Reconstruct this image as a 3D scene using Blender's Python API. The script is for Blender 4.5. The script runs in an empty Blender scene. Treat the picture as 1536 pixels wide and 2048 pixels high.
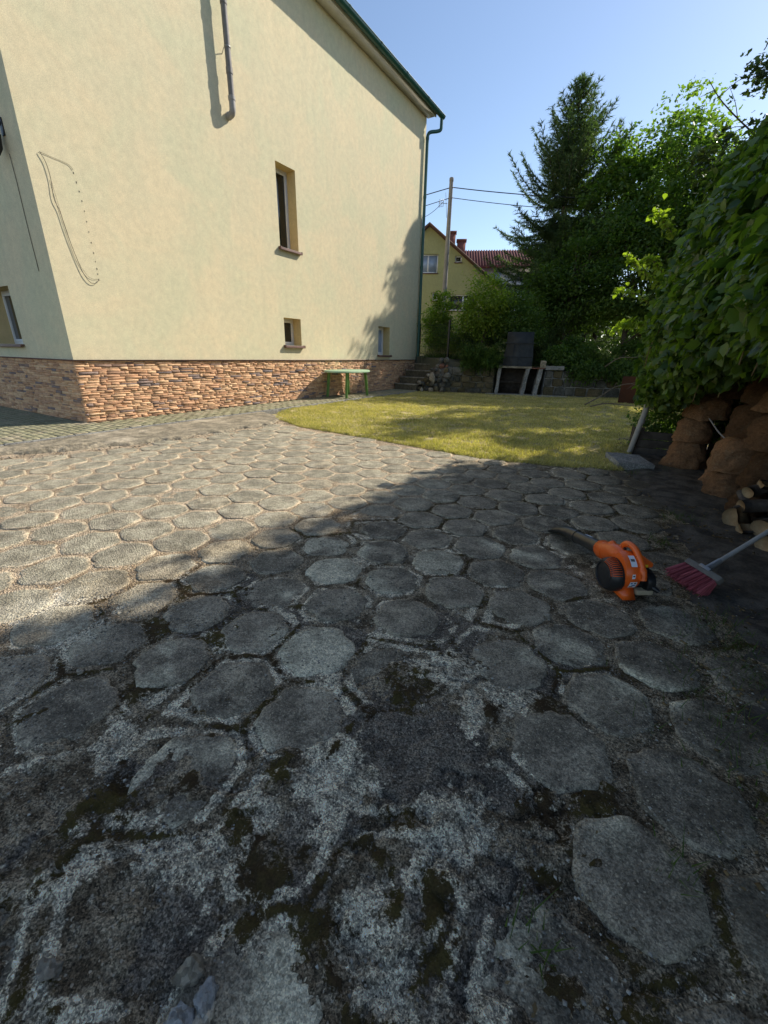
import bpy, bmesh, math, random
import numpy as np
from mathutils import Vector, Matrix, Euler
PI = math.pi
R = math.radians
scene = bpy.context.scene
COL = scene.collection
rng = np.random.default_rng(7)
random.seed(7)

# ------------------------------------------------------------------ camera
CAMH = 1.2
cam = bpy.data.cameras.new('camera')
camo = bpy.data.objects.new('camera', cam)
COL.objects.link(camo)
scene.camera = camo
cam.sensor_fit = 'VERTICAL'
cam.sensor_height = 36.0
cam.lens = 825.0 / 2048.0 * 36.0
cam.clip_start = 0.05
cam.clip_end = 3000
_N = Vector((-43, 2156, 825)).normalized()          # plumb line as the camera sees it
_V = Vector((542, -301, 825)).normalized()          # direction of the long house wall
_Y = (_V - _N * _V.dot(_N)).normalized()
_Z = -_N
_X = _Y.cross(_Z)
# columns: camera right, up, back expressed in the world
rt = Vector((_X[0], _Y[0], _Z[0])); dn = Vector((_X[1], _Y[1], _Z[1])); fw = Vector((_X[2], _Y[2], _Z[2]))
m = Matrix((rt, -dn, -fw)).transposed().to_4x4()
m.translation = Vector((0, 0, CAMH))
camo.matrix_world = m

# ------------------------------------------------------------------ light
SUN_AZ = 61.0    # degrees from +X towards +Y
SUN_EL = 38.5
SKY_STRENGTH = 0.13
w = bpy.data.worlds.new('World')
scene.world = w
w.use_nodes = True
nt = w.node_tree
nt.nodes.clear()
wo = nt.nodes.new('ShaderNodeOutputWorld')
bg = nt.nodes.new('ShaderNodeBackground')
sk = nt.nodes.new('ShaderNodeTexSky')
sk.sky_type = 'NISHITA'
sk.sun_disc = False
sk.sun_elevation = R(SUN_EL)
sk.sun_rotation = R(90 - SUN_AZ)
sk.altitude = 300
sk.air_density = 1.0
sk.dust_density = 0.5
sk.ozone_density = 1.1
bg.inputs[1].default_value = SKY_STRENGTH
nt.links.new(sk.outputs[0], bg.inputs[0])
nt.links.new(bg.outputs[0], wo.inputs[0])
sl = bpy.data.lights.new('sun', 'SUN')
sl.energy = 4.8
sl.angle = R(0.6)
sl.color = (1.0, 0.93, 0.81)
so = bpy.data.objects.new('sun', sl)
COL.objects.link(so)
sd = Vector((math.cos(R(SUN_AZ)) * math.cos(R(SUN_EL)), math.sin(R(SUN_AZ)) * math.cos(R(SUN_EL)), math.sin(R(SUN_EL))))
so.rotation_euler = sd.to_track_quat('Z', 'Y').to_euler()
so.location = sd * 60
vs = scene.view_settings
vs.view_transform = 'Standard'
vs.look = 'None'
vs.exposure = 0.5
vs.gamma = 1.0
vs.use_curve_mapping = False
scene.cycles.max_bounces = 8
scene.cycles.diffuse_bounces = 6
scene.cycles.transparent_max_bounces = 6

# ------------------------------------------------------------------ helpers
def tag(o, label=None, cat=None, group=None, kind=None):
    if label: o['label'] = label
    if cat: o['category'] = cat
    if group: o['group'] = group
    if kind: o['kind'] = kind
    return o

def empty(name, loc=(0, 0, 0), rz=0.0):
    o = bpy.data.objects.new(name, None)
    o.empty_display_size = 0.2
    o.location = loc
    o.rotation_euler = (0, 0, rz)
    COL.objects.link(o)
    return o

def obj(name, me, mat=None, parent=None, loc=None, rot=None):
    if mat is not None:
        for mm in (mat if isinstance(mat, (list, tuple)) else [mat]):
            me.materials.append(mm)
    o = bpy.data.objects.new(name, me)
    COL.objects.link(o)
    if parent is not None: o.parent = parent
    if loc is not None: o.location = loc
    if rot is not None: o.rotation_euler = rot
    return o

def mesh_np(name, V, F, attr=None, smooth=False, midx=None):
    """V (n,3); F (m,k) equal-size faces or a list of index lists; attr dict name->per-vertex float"""
    me = bpy.data.meshes.new(name)
    V = np.asarray(V, dtype=np.float32)
    me.vertices.add(len(V))
    me.vertices.foreach_set('co', V.ravel())
    if isinstance(F, np.ndarray):
        n, k = F.shape
        fl = F.ravel().astype(np.int32)
        st = np.arange(n, dtype=np.int32) * k
        me.loops.add(n * k)
        me.loops.foreach_set('vertex_index', fl)
        me.polygons.add(n)
        me.polygons.foreach_set('loop_start', st)
    else:
        tot = np.array([len(f) for f in F], dtype=np.int32)
        fl = np.concatenate([np.asarray(f, dtype=np.int32) for f in F])
        st = np.concatenate([[0], np.cumsum(tot)[:-1]]).astype(np.int32)
        me.loops.add(len(fl))
        me.loops.foreach_set('vertex_index', fl)
        me.polygons.add(len(F))
        me.polygons.foreach_set('loop_start', st)
        n = len(F)
    if midx is not None:
        me.polygons.foreach_set('material_index', np.asarray(midx, dtype=np.int32))
    if smooth:
        me.polygons.foreach_set('use_smooth', np.ones(n, dtype=bool))
    me.update(calc_edges=True)
    if attr:
        for k2, a in attr.items():
            at = me.attributes.new(k2, 'FLOAT', 'POINT')
            at.data.foreach_set('value', np.asarray(a, dtype=np.float32))
    return me

class MB:
    """collects polygons"""
    def __init__(s): s.v = []; s.f = []; s.m = []
    def add(s, V, F, mi=0):
        b = len(s.v)
        s.v.extend([tuple(p) for p in V]); s.f.extend([[i + b for i in f] for f in F]); s.m.extend([mi] * len(F))
        return s
    def box(s, x0, x1, y0, y1, z0, z1, mi=0, M=None):
        V = [Vector(p) for p in ((x0, y0, z0), (x1, y0, z0), (x1, y1, z0), (x0, y1, z0), (x0, y0, z1), (x1, y0, z1), (x1, y1, z1), (x0, y1, z1))]
        if M is not None: V = [M @ p for p in V]
        return s.add(V, [(0, 3, 2, 1), (4, 5, 6, 7), (0, 1, 5, 4), (1, 2, 6, 5), (2, 3, 7, 6), (3, 0, 4, 7)], mi)
    def rbox(s, x0, x1, y0, y1, z0, z1, b=0.004, mi=0, M=None):
        """box with bevelled edges"""
        bm = bmesh.new()
        bmesh.ops.create_cube(bm, size=1.0)
        for v in bm.verts:
            v.co = Vector(((x0 + x1) / 2 + v.co.x * (x1 - x0), (y0 + y1) / 2 + v.co.y * (y1 - y0), (z0 + z1) / 2 + v.co.z * (z1 - z0)))
        bmesh.ops.bevel(bm, geom=bm.edges[:], offset=b, segments=2, affect='EDGES', profile=0.6)
        bm.verts.index_update()
        V = [(M @ v.co) if M is not None else v.co.copy() for v in bm.verts]
        F = [[v.index for v in f.verts] for f in bm.faces]
        bm.free()
        return s.add(V, F, mi)
    def tube(s, P, rad, n=10, mi=0, cap=True):
        P = [Vector(p) for p in P]
        if not hasattr(rad, '__len__'): rad = [rad] * len(P)
        rings = []
        u = None
        for i, p in enumerate(P):
            t = (P[min(i + 1, len(P) - 1)] - P[max(i - 1, 0)]).normalized()
            if u is None:
                u = t.cross(Vector((0, 0, 1)))
                if u.length < 0.1: u = t.cross(Vector((0, 1, 0)))
                u.normalize()
            u = (u - t * u.dot(t)).normalized()
            v = t.cross(u)
            rings.append([p + (u * math.cos(2 * PI * k / n) + v * math.sin(2 * PI * k / n)) * rad[i] for k in range(n)])
        V = [q for r in rings for q in r]
        F = []
        for i in range(len(P) - 1):
            for k in range(n):
                F.append((i * n + k, i * n + (k + 1) % n, (i + 1) * n + (k + 1) % n, (i + 1) * n + k))
        if cap:
            F.append(tuple(reversed(range(n)))); F.append(tuple((len(P) - 1) * n + k for k in range(n)))
        return s.add(V, F, mi)
    def lathe(s, prof, n=20, M=None, mi=0):
        """prof = [(r,z)...] about local Z"""
        V = []; F = []
        for (r, z) in prof:
            for k in range(n):
                p = Vector((r * math.cos(2 * PI * k / n), r * math.sin(2 * PI * k / n), z))
                V.append(M @ p if M is not None else p)
        for i in range(len(prof) - 1):
            for k in range(n):
                F.append((i * n + k, i * n + (k + 1) % n, (i + 1) * n + (k + 1) % n, (i + 1) * n + k))
        F.append(tuple(reversed(range(n)))); F.append(tuple((len(prof) - 1) * n + k for k in range(n)))
        return s.add(V, F, mi)
    def build(s, name, mat, parent=None, smooth=False, attr=None, loc=None, rot=None):
        me = mesh_np(name, np.array([tuple(p) for p in s.v]), s.f, attr=attr, midx=s.m)
        if smooth:
            me.polygons.foreach_set('use_smooth', np.ones(len(s.f), dtype=bool))
            try: me.set_sharp_from_angle(angle=R(42))
            except Exception: pass
        return obj(name, me, mat, parent, loc, rot)

def curve_pts(P, n=8):
    """Catmull-Rom through P"""
    P = [Vector(p) for p in P]
    Q = [P[0] * 2 - P[1]] + P + [P[-1] * 2 - P[-2]]
    out = []
    for i in range(1, len(Q) - 2):
        for k in range(n):
            t = k / n
            a, b, c, d = Q[i - 1], Q[i], Q[i + 1], Q[i + 2]
            out.append(0.5 * ((2 * b) + (c - a) * t + (2 * a - 5 * b + 4 * c - d) * t * t + (3 * b - a - 3 * c + d) * t ** 3))
    out.append(P[-1])
    return out

# value noise in numpy
_G = rng.random((256, 256))
_G3 = rng.random((32, 32, 32))
def vnoise(x, y, s=1.0, seed=0):
    x = np.asarray(x, float) * s + seed * 17.3; y = np.asarray(y, float) * s + seed * 9.1
    xi = np.floor(x).astype(int); yi = np.floor(y).astype(int)
    fx = x - xi; fy = y - yi
    fx = fx * fx * (3 - 2 * fx); fy = fy * fy * (3 - 2 * fy)
    a = _G[xi % 256, yi % 256]; b = _G[(xi + 1) % 256, yi % 256]; c = _G[xi % 256, (yi + 1) % 256]; d = _G[(xi + 1) % 256, (yi + 1) % 256]
    return (a * (1 - fx) + b * fx) * (1 - fy) + (c * (1 - fx) + d * fx) * fy
def fbm(x, y, s=1.0, o=4, seed=0, g=0.5):
    t = 0; a = 1; n = 0
    for k in range(o):
        t = t + a * vnoise(x, y, s * 2 ** k, seed + k * 3); n += a; a *= g
    return t / n
def noise3(p, s=1.0, seed=0):
    p = np.asarray(p, float) * s + seed * 5.7
    i = np.floor(p).astype(int); f = p - i; f = f * f * (3 - 2 * f)
    r = 0
    for dx in (0, 1):
        for dy in (0, 1):
            for dz in (0, 1):
                wt = (f[..., 0] if dx else 1 - f[..., 0]) * (f[..., 1] if dy else 1 - f[..., 1]) * (f[..., 2] if dz else 1 - f[..., 2])
                r = r + wt * _G3[(i[..., 0] + dx) % 32, (i[..., 1] + dy) % 32, (i[..., 2] + dz) % 32]
    return r

# ------------------------------------------------------------------ materials
class MT:
    def __init__(s, name, rough=0.8, spec=0.3):
        s.mat = bpy.data.materials.new(name)
        s.mat.use_nodes = True
        s.nt = s.mat.node_tree
        s.b = s.nt.nodes['Principled BSDF']
        s.out = s.nt.nodes['Material Output']
        s.b.inputs['Roughness'].default_value = rough
        s.b.inputs['Specular IOR Level'].default_value = spec
        s.pos = s.n('ShaderNodeNewGeometry').outputs['Position']
    def n(s, t, **kw):
        nd = s.nt.nodes.new(t)
        for k, v in kw.items(): setattr(nd, k, v)
        return nd
    def l(s, a, b): s.nt.links.new(a, b)
    def _in(s, sock, v):
        if v is None: return
        if hasattr(v, 'is_linked') or hasattr(v, 'links'): s.l(v, sock)
        else:
            if hasattr(sock.default_value, '__len__') and len(v) == 3: v = (*v, 1)
            sock.default_value = v
    def noise(s, scale, detail=4, rough=0.55, vec=None, dist=0.0):
        nd = s.n('ShaderNodeTexNoise')
        nd.inputs['Scale'].default_value = scale; nd.inputs['Detail'].default_value = detail
        nd.inputs['Roughness'].default_value = rough; nd.inputs['Distortion'].default_value = dist
        s.l(vec or s.pos, nd.inputs['Vector'])
        return nd.outputs['Fac']
    def voro(s, scale, feat='F1', out='Distance', vec=None):
        nd = s.n('ShaderNodeTexVoronoi', feature=feat)
        nd.inputs['Scale'].default_value = scale
        s.l(vec or s.pos, nd.inputs['Vector'])
        return nd.outputs[out]
    def ramp(s, f, a, b, lo=0.0, hi=1.0):
        nd = s.n('ShaderNodeMapRange', interpolation_type='SMOOTHSTEP')
        s._in(nd.inputs[0], f); nd.inputs[1].default_value = a; nd.inputs[2].default_value = b
        nd.inputs[3].default_value = lo; nd.inputs[4].default_value = hi
        return nd.outputs[0]
    def mix(s, f, a, b, mode='MIX'):
        nd = s.n('ShaderNodeMix', data_type='RGBA', blend_type=mode)
        s._in(nd.inputs[0], f); s._in(nd.inputs[6], a); s._in(nd.inputs[7], b)
        return nd.outputs[2]
    def math(s, op, a, b=None, c=None):
        nd = s.n('ShaderNodeMath', operation=op)
        s._in(nd.inputs[0], a)
        if b is not None: s._in(nd.inputs[1], b)
        if c is not None: s._in(nd.inputs[2], c)
        return nd.outputs[0]
    def attr(s, name): return s.n('ShaderNodeAttribute', attribute_name=name).outputs['Fac']
    def orand(s): return s.n('ShaderNodeObjectInfo').outputs['Random']
    def vary(s, col, f, lo, hi):
        """multiply colour by a value from lo..hi driven by f"""
        v = s.ramp(f, 0, 1, lo, hi) if True else f
        c = s.n('ShaderNodeCombineColor')
        for i in range(3): s.l(v, c.inputs[i])
        return s.mix(1.0, col, c.outputs[0], 'MULTIPLY')
    def color(s, c): s._in(s.b.inputs['Base Color'], c); return s
    def bump(s, h, strength=0.5, dist=0.01):
        nd = s.n('ShaderNodeBump')
        nd.inputs['Strength'].default_value = strength; nd.inputs['Distance'].default_value = dist
        s._in(nd.inputs['Height'], h)
        s.l(nd.outputs[0], s.b.inputs['Normal'])
        return s

def simple(name, c1, c2=None, scale=20, rough=0.7, spec=0.3, bump=0.0, bscale=60, metal=0.0, bdist=0.005, orand=0.0, tone=0.0, fine=0.0):
    t = MT(name, rough, spec)
    c = c1
    if c2 is not None:
        c = t.mix(t.ramp(t.noise(scale, 5, 0.6), 0.35, 0.65), c1, c2)
    else:
        c = t.mix(0.0, c1, c1)
    if fine: c = t.vary(c, t.noise(scale * 12, 3, 0.7), 1 - fine, 1 + fine)
    if orand: c = t.vary(c, t.orand(), 1 - orand, 1 + orand)
    if tone: c = t.vary(c, t.attr('tone'), 1 - tone, 1 + tone)
    t.color(c)
    t.b.inputs['Metallic'].default_value = metal
    if bump: t.bump(t.noise(bscale, 6, 0.7), bump, bdist)
    return t.mat

def leafmat(name, dark, light, trans=0.35, rough=0.5, spec=0.35, yellow=None):
    t = MT(name, rough, spec)
    tone = t.attr('tone')
    c = t.mix(tone, dark, light)
    if yellow: c = t.mix(t.ramp(tone, 0.93, 0.96), c, yellow)
    c = t.vary(c, t.noise(1.3, 3), 0.75, 1.25)
    t.color(c)
    tr = t.n('ShaderNodeBsdfTranslucent')
    tc = t.mix(1.0, c, (1.6, 1.9, 0.55), 'MULTIPLY')
    t.l(tc, tr.inputs[0])
    ms = t.n('ShaderNodeMixShader')
    ms.inputs[0].default_value = trans
    t.l(t.b.outputs[0], ms.inputs[1]); t.l(tr.outputs[0], ms.inputs[2]); t.l(ms.outputs[0], t.out.inputs[0])
    return t.mat

M = {}
def mk_wall(name, a, b, c):
    t = MT(name, 0.9, 0.15)
    n1 = t.ramp(t.noise(1.7, 5, 0.6), 0.38, 0.62)
    n2 = t.ramp(t.noise(0.9, 4, 0.6, dist=0.5), 0.4, 0.7)
    col = t.mix(n1, a, b)
    col = t.mix(n2, col, c)
    col = t.vary(col, t.noise(120, 3, 0.8), 0.62, 1.38)
    col = t.vary(col, t.noise(9, 6, 0.7), 0.86, 1.14)
    # faint vertical rain streaks
    mp = t.n('ShaderNodeMapping'); mp.inputs['Scale'].default_value = (5, 5, 0.25)
    t.l(t.pos, mp.inputs[0])
    col = t.vary(col, t.ramp(t.noise(1.0, 4, 0.6, vec=mp.outputs[0]), 0.3, 0.7), 0.985, 1.01)
    t.color(col)
    t.bump(t.noise(150, 5, 0.75), 0.55, 0.006)
    return t.mat
M['stucco'] = mk_wall('beige_stucco', (0.64, 0.565, 0.38), (0.675, 0.575, 0.38), (0.60, 0.56, 0.375))
M['reveal'] = mk_wall('reveal_stucco', (0.60, 0.47, 0.24), (0.62, 0.48, 0.26), (0.58, 0.47, 0.25))
M['stucco_yellow'] = mk_wall('yellow_green_stucco', (0.36, 0.35, 0.17), (0.37, 0.355, 0.175), (0.34, 0.335, 0.165))
M['stucco_white'] = simple('white_render', (0.6, 0.58, 0.56), (0.55, 0.53, 0.52), 3, 0.9)
def mk_stone():
    t = MT('ledge_stone', 0.85, 0.2)
    tn = t.attr('tone')
    cr = t.n('ShaderNodeValToRGB')
    e = cr.color_ramp.elements
    e[0].position = 0.0; e[0].color = (0.22, 0.18, 0.175, 1)
    e[1].position = 1.0; e[1].color = (0.72, 0.49, 0.29, 1)
    for p, c in ((0.07, (0.28, 0.20, 0.165)), (0.14, (0.44, 0.255, 0.155)), (0.45, (0.57, 0.335, 0.195)), (0.75, (0.67, 0.43, 0.255))):
        x = e.new(p); x.color = (*c, 1)
    t.l(tn, cr.inputs[0])
    c = t.vary(cr.outputs[0], t.noise(14, 5, 0.65), 0.62, 1.38)
    c = t.vary(c, t.noise(120, 3, 0.7), 0.85, 1.15)
    t.color(c)
    mp = t.n('ShaderNodeMapping'); mp.inputs['Scale'].default_value = (18, 18, 60)
    t.l(t.pos, mp.inputs[0])
    t.bump(t.noise(1.0, 6, 0.7, vec=mp.outputs[0]), 0.9, 0.012)
    return t.mat
M['ledge'] = mk_stone()
M['mortar_dark'] = simple('dark_joint', (0.20, 0.125, 0.08), None, 20, 0.95)
M['green_metal'] = simple('green_painted_metal', (0.015, 0.075, 0.06), (0.02, 0.09, 0.07), 6, 0.35, 0.5, 0.1, 30)
M['green_tile'] = simple('green_roof_sheet', (0.02, 0.05, 0.04), (0.03, 0.07, 0.05), 6, 0.45, 0.4)
M['soffit'] = simple('white_soffit_board', (0.72, 0.68, 0.6), (0.66, 0.62, 0.54), 4, 0.8)
M['grey_pvc'] = simple('grey_plastic_pipe', (0.16, 0.15, 0.14), (0.22, 0.2, 0.185), 9, 0.6, 0.3, 0.1, 80)
M['grey_pvc2'] = simple('pale_grey_plastic', (0.35, 0.33, 0.3), (0.3, 0.28, 0.26), 9, 0.6)
M['white_pvc'] = simple('white_window_plastic', (0.72, 0.73, 0.75), (0.66, 0.67, 0.7), 5, 0.35, 0.4)
M['brown_sill'] = simple('brown_sheet_sill', (0.13, 0.07, 0.055), (0.16, 0.085, 0.065), 10, 0.5, 0.4)
def mk_glass(name, c, r=0.04):
    t = MT(name, r, 0.6); t.color(t.mix(t.ramp(t.noise(1.5, 2), 0.3, 0.7), c, tuple(x * 1.6 for x in c))); return t.mat
M['glass'] = mk_glass('dark_window_glass', (0.02, 0.02, 0.016))
M['curtain_glass'] = mk_glass('curtained_window', (0.22, 0.27, 0.36), 0.15)
M['black'] = simple('black_plastic', (0.012, 0.012, 0.013), (0.02, 0.02, 0.02), 20, 0.4, 0.5, 0.1, 120)
M['black_matt'] = simple('black_wire', (0.02, 0.02, 0.022), None, 20, 0.6)
M['cable'] = simple('grey_brown_cable', (0.10, 0.09, 0.07), (0.14, 0.12, 0.09), 20, 0.7)

def mk_tile():
    t = MT('weathered_concrete_tile', 0.93, 0.15)
    rim = t.attr('rim'); near = t.attr('near'); r = t.attr('rnd')
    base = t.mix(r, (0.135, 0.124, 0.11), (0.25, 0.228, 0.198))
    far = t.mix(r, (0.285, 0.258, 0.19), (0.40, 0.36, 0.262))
    c = t.mix(near, far, base)  # base is darker: painted shade together with real crust
    blot = t.ramp(t.noise(5.5, 5, 0.65, dist=0.6), 0.47, 0.66)
    c = t.mix(blot, c, t.mix(near, (0.36, 0.32, 0.24), (0.30, 0.275, 0.235)))
    # pale dusty or cemented rim, its width wandering
    rn = t.math('ADD', rim, t.math('MULTIPLY', t.math('SUBTRACT', t.noise(8, 8, 0.7), 0.53), 0.85))
    rf = t.ramp(rn, 0.86, 0.95)
    c = t.mix(t.math('MULTIPLY', rf, t.ramp(near, 0, 1, 0.85, 0.6)), c, t.mix(near, (0.58, 0.47, 0.325), (0.33, 0.30, 0.25)))
    # a cement splash on some tiles
    c = t.mix(t.attr('splash'), c, (0.56, 0.54, 0.46))
    sand = t.ramp(t.noise(2.1, 5, 0.62, dist=0.4), 0.53, 0.68)
    c = t.mix(t.math('MULTIPLY', t.math('MULTIPLY', sand, 0.6), t.ramp(near, 0, 1, 1, 0.1)), c, (0.46, 0.38, 0.26))
    # exposed aggregate: dark pits and pale grains
    g = t.voro(240, 'F1', 'Color')
    sg = t.n('ShaderNodeSeparateColor'); t.l(g, sg.inputs[0])
    c = t.vary(c, sg.outputs[0], 0.66, 1.32)
    c = t.vary(c, t.ramp(t.noise(330, 2, 0.5), 0.3, 0.7), 0.82, 1.18)
    c = t.vary(c, t.ramp(t.noise(7, 7, 0.7), 0.3, 0.7), 0.68, 1.3)
    c = t.mix(t.ramp(sg.outputs[1], 0.975, 0.98), c, (0.42, 0.39, 0.33))
    shade_dirt = t.attr('shade_dirt')  # painted shade on the right-hand tiles, mixed with soil dirt
    dm = t.math('MULTIPLY', t.ramp(t.math('ADD', shade_dirt, t.math('MULTIPLY', t.math('SUBTRACT', t.noise(8, 7, 0.7), 0.5), 1.1)), 0.35, 0.8), 0.82)
    c = t.mix(dm, c, t.mix(t.noise(20, 5, 0.7), (0.055, 0.048, 0.039), (0.105, 0.092, 0.075)))
    c = t.vary(c, t.ramp(t.noise(60, 5, 0.75), 0.3, 0.62), 0.6, 1.1)
    lich = t.ramp(t.noise(28, 6, 0.7), 0.64, 0.70)
    c = t.mix(t.math('MULTIPLY', lich, 0.45), c, (0.045, 0.042, 0.03))
    c = t.mix(near, c, t.mix(1.0, c, (1.28, 1.17, 0.96), 'MULTIPLY'))  # warm tint offsets the blue skylight on the shaded side
    t.color(c)
    h = t.math('ADD', t.math('MULTIPLY', t.noise(45, 7, 0.75), 1.0), t.math('MULTIPLY', t.voro(120), 0.5))
    t.bump(h, 1.0, 0.014)
    return t.mat
M['tile'] = mk_tile()
def mk_bed():
    t = MT('joint_and_screed', 0.95, 0.12)
    near = t.attr('near'); moss = t.attr('moss'); cem = t.attr('cement'); dark = t.attr('dark')
    fine = t.math('MULTIPLY', t.math('SUBTRACT', t.noise(13, 12, 0.82), 0.5), 2.2)
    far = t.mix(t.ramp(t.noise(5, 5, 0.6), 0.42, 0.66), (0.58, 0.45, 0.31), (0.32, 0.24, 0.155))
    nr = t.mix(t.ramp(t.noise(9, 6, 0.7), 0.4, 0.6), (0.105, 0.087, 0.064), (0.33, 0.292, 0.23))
    c = t.mix(near, far, nr)  # nr holds the shaded side's darkness as well as moss and soil
    cd = t.ramp(t.math('ADD', dark, fine), 0.46, 0.55)
    c = t.mix(cd, c, t.mix(t.ramp(t.noise(7, 5, 0.65), 0.35, 0.65), (0.10, 0.092, 0.085), (0.225, 0.207, 0.183)))
    cc = t.ramp(t.math('ADD', cem, fine), 0.49, 0.57)
    cemc = t.mix(t.ramp(t.noise(11, 12, 0.82), 0.42, 0.54), (0.26, 0.242, 0.205), (0.68, 0.65, 0.555))
    c = t.mix(cc, c, cemc)
    g = t.voro(210, 'F1', 'Color')
    sg = t.n('ShaderNodeSeparateColor'); t.l(g, sg.inputs[0])
    c = t.vary(c, sg.outputs[0], 0.45, 1.55)
    c = t.vary(c, t.ramp(t.noise(300, 2, 0.5), 0.3, 0.7), 0.65, 1.35)
    c = t.mix(t.ramp(sg.outputs[1], 0.97, 0.975), c, (0.45, 0.43, 0.38))
    pits = t.ramp(t.noise(85, 6, 0.85), 0.55, 0.59)
    c = t.mix(t.math('MULTIPLY', pits, 0.8), c, (0.03, 0.028, 0.02))
    mf = t.math('MULTIPLY', t.math('SUBTRACT', t.noise(42, 10, 0.8, dist=0.3), 0.5), 2.7)
    mo = t.ramp(t.math('ADD', moss, mf), 0.50, 0.58)
    mcol = t.mix(t.ramp(t.noise(6, 5, 0.6), 0.38, 0.62), (0.070, 0.050, 0.030), (0.095, 0.082, 0.030))
    mcol = t.vary(mcol, t.noise(130, 4, 0.75), 0.45, 1.7)
    c = t.mix(mo, c, mcol)
    c = t.mix(near, c, t.mix(1.0, c, (1.36, 1.21, 1.0), 'MULTIPLY'))  # warmer colour here counters blue skylight in the shaded zone
    t.color(c)
    h = t.math('ADD', t.noise(32, 8, 0.8), t.math('MULTIPLY', t.voro(105), 0.6))
    h = t.math('ADD', h, t.math('MULTIPLY', t.math('MULTIPLY', mo, t.noise(150, 4, 0.8)), 1.2))
    t.bump(h, 1.0, 0.022)
    return t.mat
M['bed'] = mk_bed()
def mk_conc(name, a, b, c2):
    t = MT(name, 0.92, 0.15)
    c = t.mix(t.ramp(t.noise(6, 6, 0.65), 0.35, 0.65), a, b)
    c = t.mix(t.ramp(t.noise(2.2, 4, 0.6), 0.5, 0.7), c, c2)
    sg = t.n('ShaderNodeSeparateColor'); t.l(t.voro(110, 'F1', 'Color'), sg.inputs[0])
    c = t.vary(c, sg.outputs[0], 0.7, 1.3)
    c = t.vary(c, t.noise(30, 8, 0.82), 0.35, 1.65)
    c = t.vary(c, t.orand(), 0.85, 1.15)
    t.color(c)
    t.bump(t.noise(50, 7, 0.75), 0.8, 0.01)
    return t.mat
M['concrete'] = mk_conc('rough_concrete', (0.33, 0.28, 0.20), (0.17, 0.148, 0.108), (0.44, 0.375, 0.28))
M['concrete_grey'] = mk_conc('grey_concrete', (0.27, 0.26, 0.24), (0.2, 0.195, 0.18), (0.33, 0.32, 0.29))
M['step_conc'] = mk_conc('mossy_step_brick', (0.15, 0.125, 0.085), (0.10, 0.085, 0.055), (0.18, 0.15, 0.10))
M['paver'] = mk_conc('greenish_block_paver', (0.27, 0.25, 0.16), (0.21, 0.20, 0.12), (0.32, 0.27, 0.19))
M['paver_joint'] = simple('dark_sand_joint', (0.05, 0.048, 0.03), (0.08, 0.07, 0.045), 9, 0.95, 0.1)
M['wallstone'] = mk_conc('sandstone_block', (0.13, 0.105, 0.06), (0.075, 0.065, 0.036), (0.16, 0.125, 0.075))
M['wallstone_grey'] = mk_conc('grey_fieldstone', (0.10, 0.095, 0.08), (0.06, 0.058, 0.045), (0.19, 0.18, 0.155))
M['pale_rock'] = mk_conc('pale_rock', (0.36, 0.31, 0.235), (0.24, 0.205, 0.155), (0.42, 0.365, 0.28))
M['red_brick'] = mk_conc('red_brick', (0.24, 0.11, 0.07), (0.17, 0.08, 0.055), (0.27, 0.14, 0.1))
M['wall_mortar'] = mk_conc('pale_mortar', (0.2, 0.18, 0.135), (0.12, 0.11, 0.08), (0.26, 0.235, 0.185))
M['soil'] = simple('dark_soil', (0.065, 0.055, 0.045), (0.14, 0.118, 0.094), 7, 0.97, 0.1, 0.9, 30, bdist=0.02, fine=0.4)
M['turf'] = simple('turf_ground', (0.31, 0.265, 0.11), (0.44, 0.365, 0.175), 2.2, 0.95, 0.1, 0.8, 60, bdist=0.02, fine=0.5)
M['field'] = simple('grassy_ground', (0.10, 0.095, 0.06), (0.13, 0.115, 0.08), 1.2, 0.95, 0.1, 0.8, 40, bdist=0.03)
M['grass'] = leafmat('dry_mown_grass', (0.22, 0.205, 0.06), (0.68, 0.555, 0.27), 0.28, 0.7, 0.2)
M['tallgrass'] = leafmat('green_grass_blades', (0.045, 0.075, 0.015), (0.085, 0.12, 0.03), 0.35, 0.6, 0.2)
M['ivy'] = leafmat('creeper_leaf', (0.03, 0.066, 0.014), (0.15, 0.215, 0.045), 0.42, 0.42, 0.4)
M['maple'] = leafmat('maple_leaf', (0.075, 0.13, 0.03), (0.165, 0.235, 0.055), 0.5, 0.5, 0.3)
M['tall_leaf'] = leafmat('dark_tree_leaf', (0.03, 0.055, 0.02), (0.08, 0.115, 0.04), 0.16, 0.45, 0.35)
M['shrub'] = leafmat('light_shrub_leaf', (0.12, 0.18, 0.022), (0.24, 0.30, 0.045), 0.5, 0.5, 0.3)
M['undergrowth'] = leafmat('dark_undergrowth_leaf', (0.055, 0.10, 0.022), (0.125, 0.19, 0.04), 0.45, 0.55, 0.3)
M['needle'] = leafmat('spruce_needle', (0.06, 0.098, 0.045), (0.125, 0.17, 0.075), 0.25, 0.6, 0.2)
M['juniper'] = leafmat('juniper_scale_leaf', (0.04, 0.08, 0.016), (0.09, 0.14, 0.03), 0.25, 0.6, 0.2)
M['bark'] = simple('tree_bark', (0.07, 0.055, 0.042), (0.12, 0.10, 0.08), 10, 0.95, 0.1, 0.9, 30, bdist=0.02)
M['drywood'] = simple('dry_bare_wood', (0.18, 0.15, 0.115), (0.12, 0.10, 0.08), 12, 0.9, 0.1)
M['vine'] = simple('vine_stem', (0.17, 0.12, 0.06), (0.22, 0.17, 0.08), 12, 0.8, 0.1)
M['sack'] = None
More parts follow.
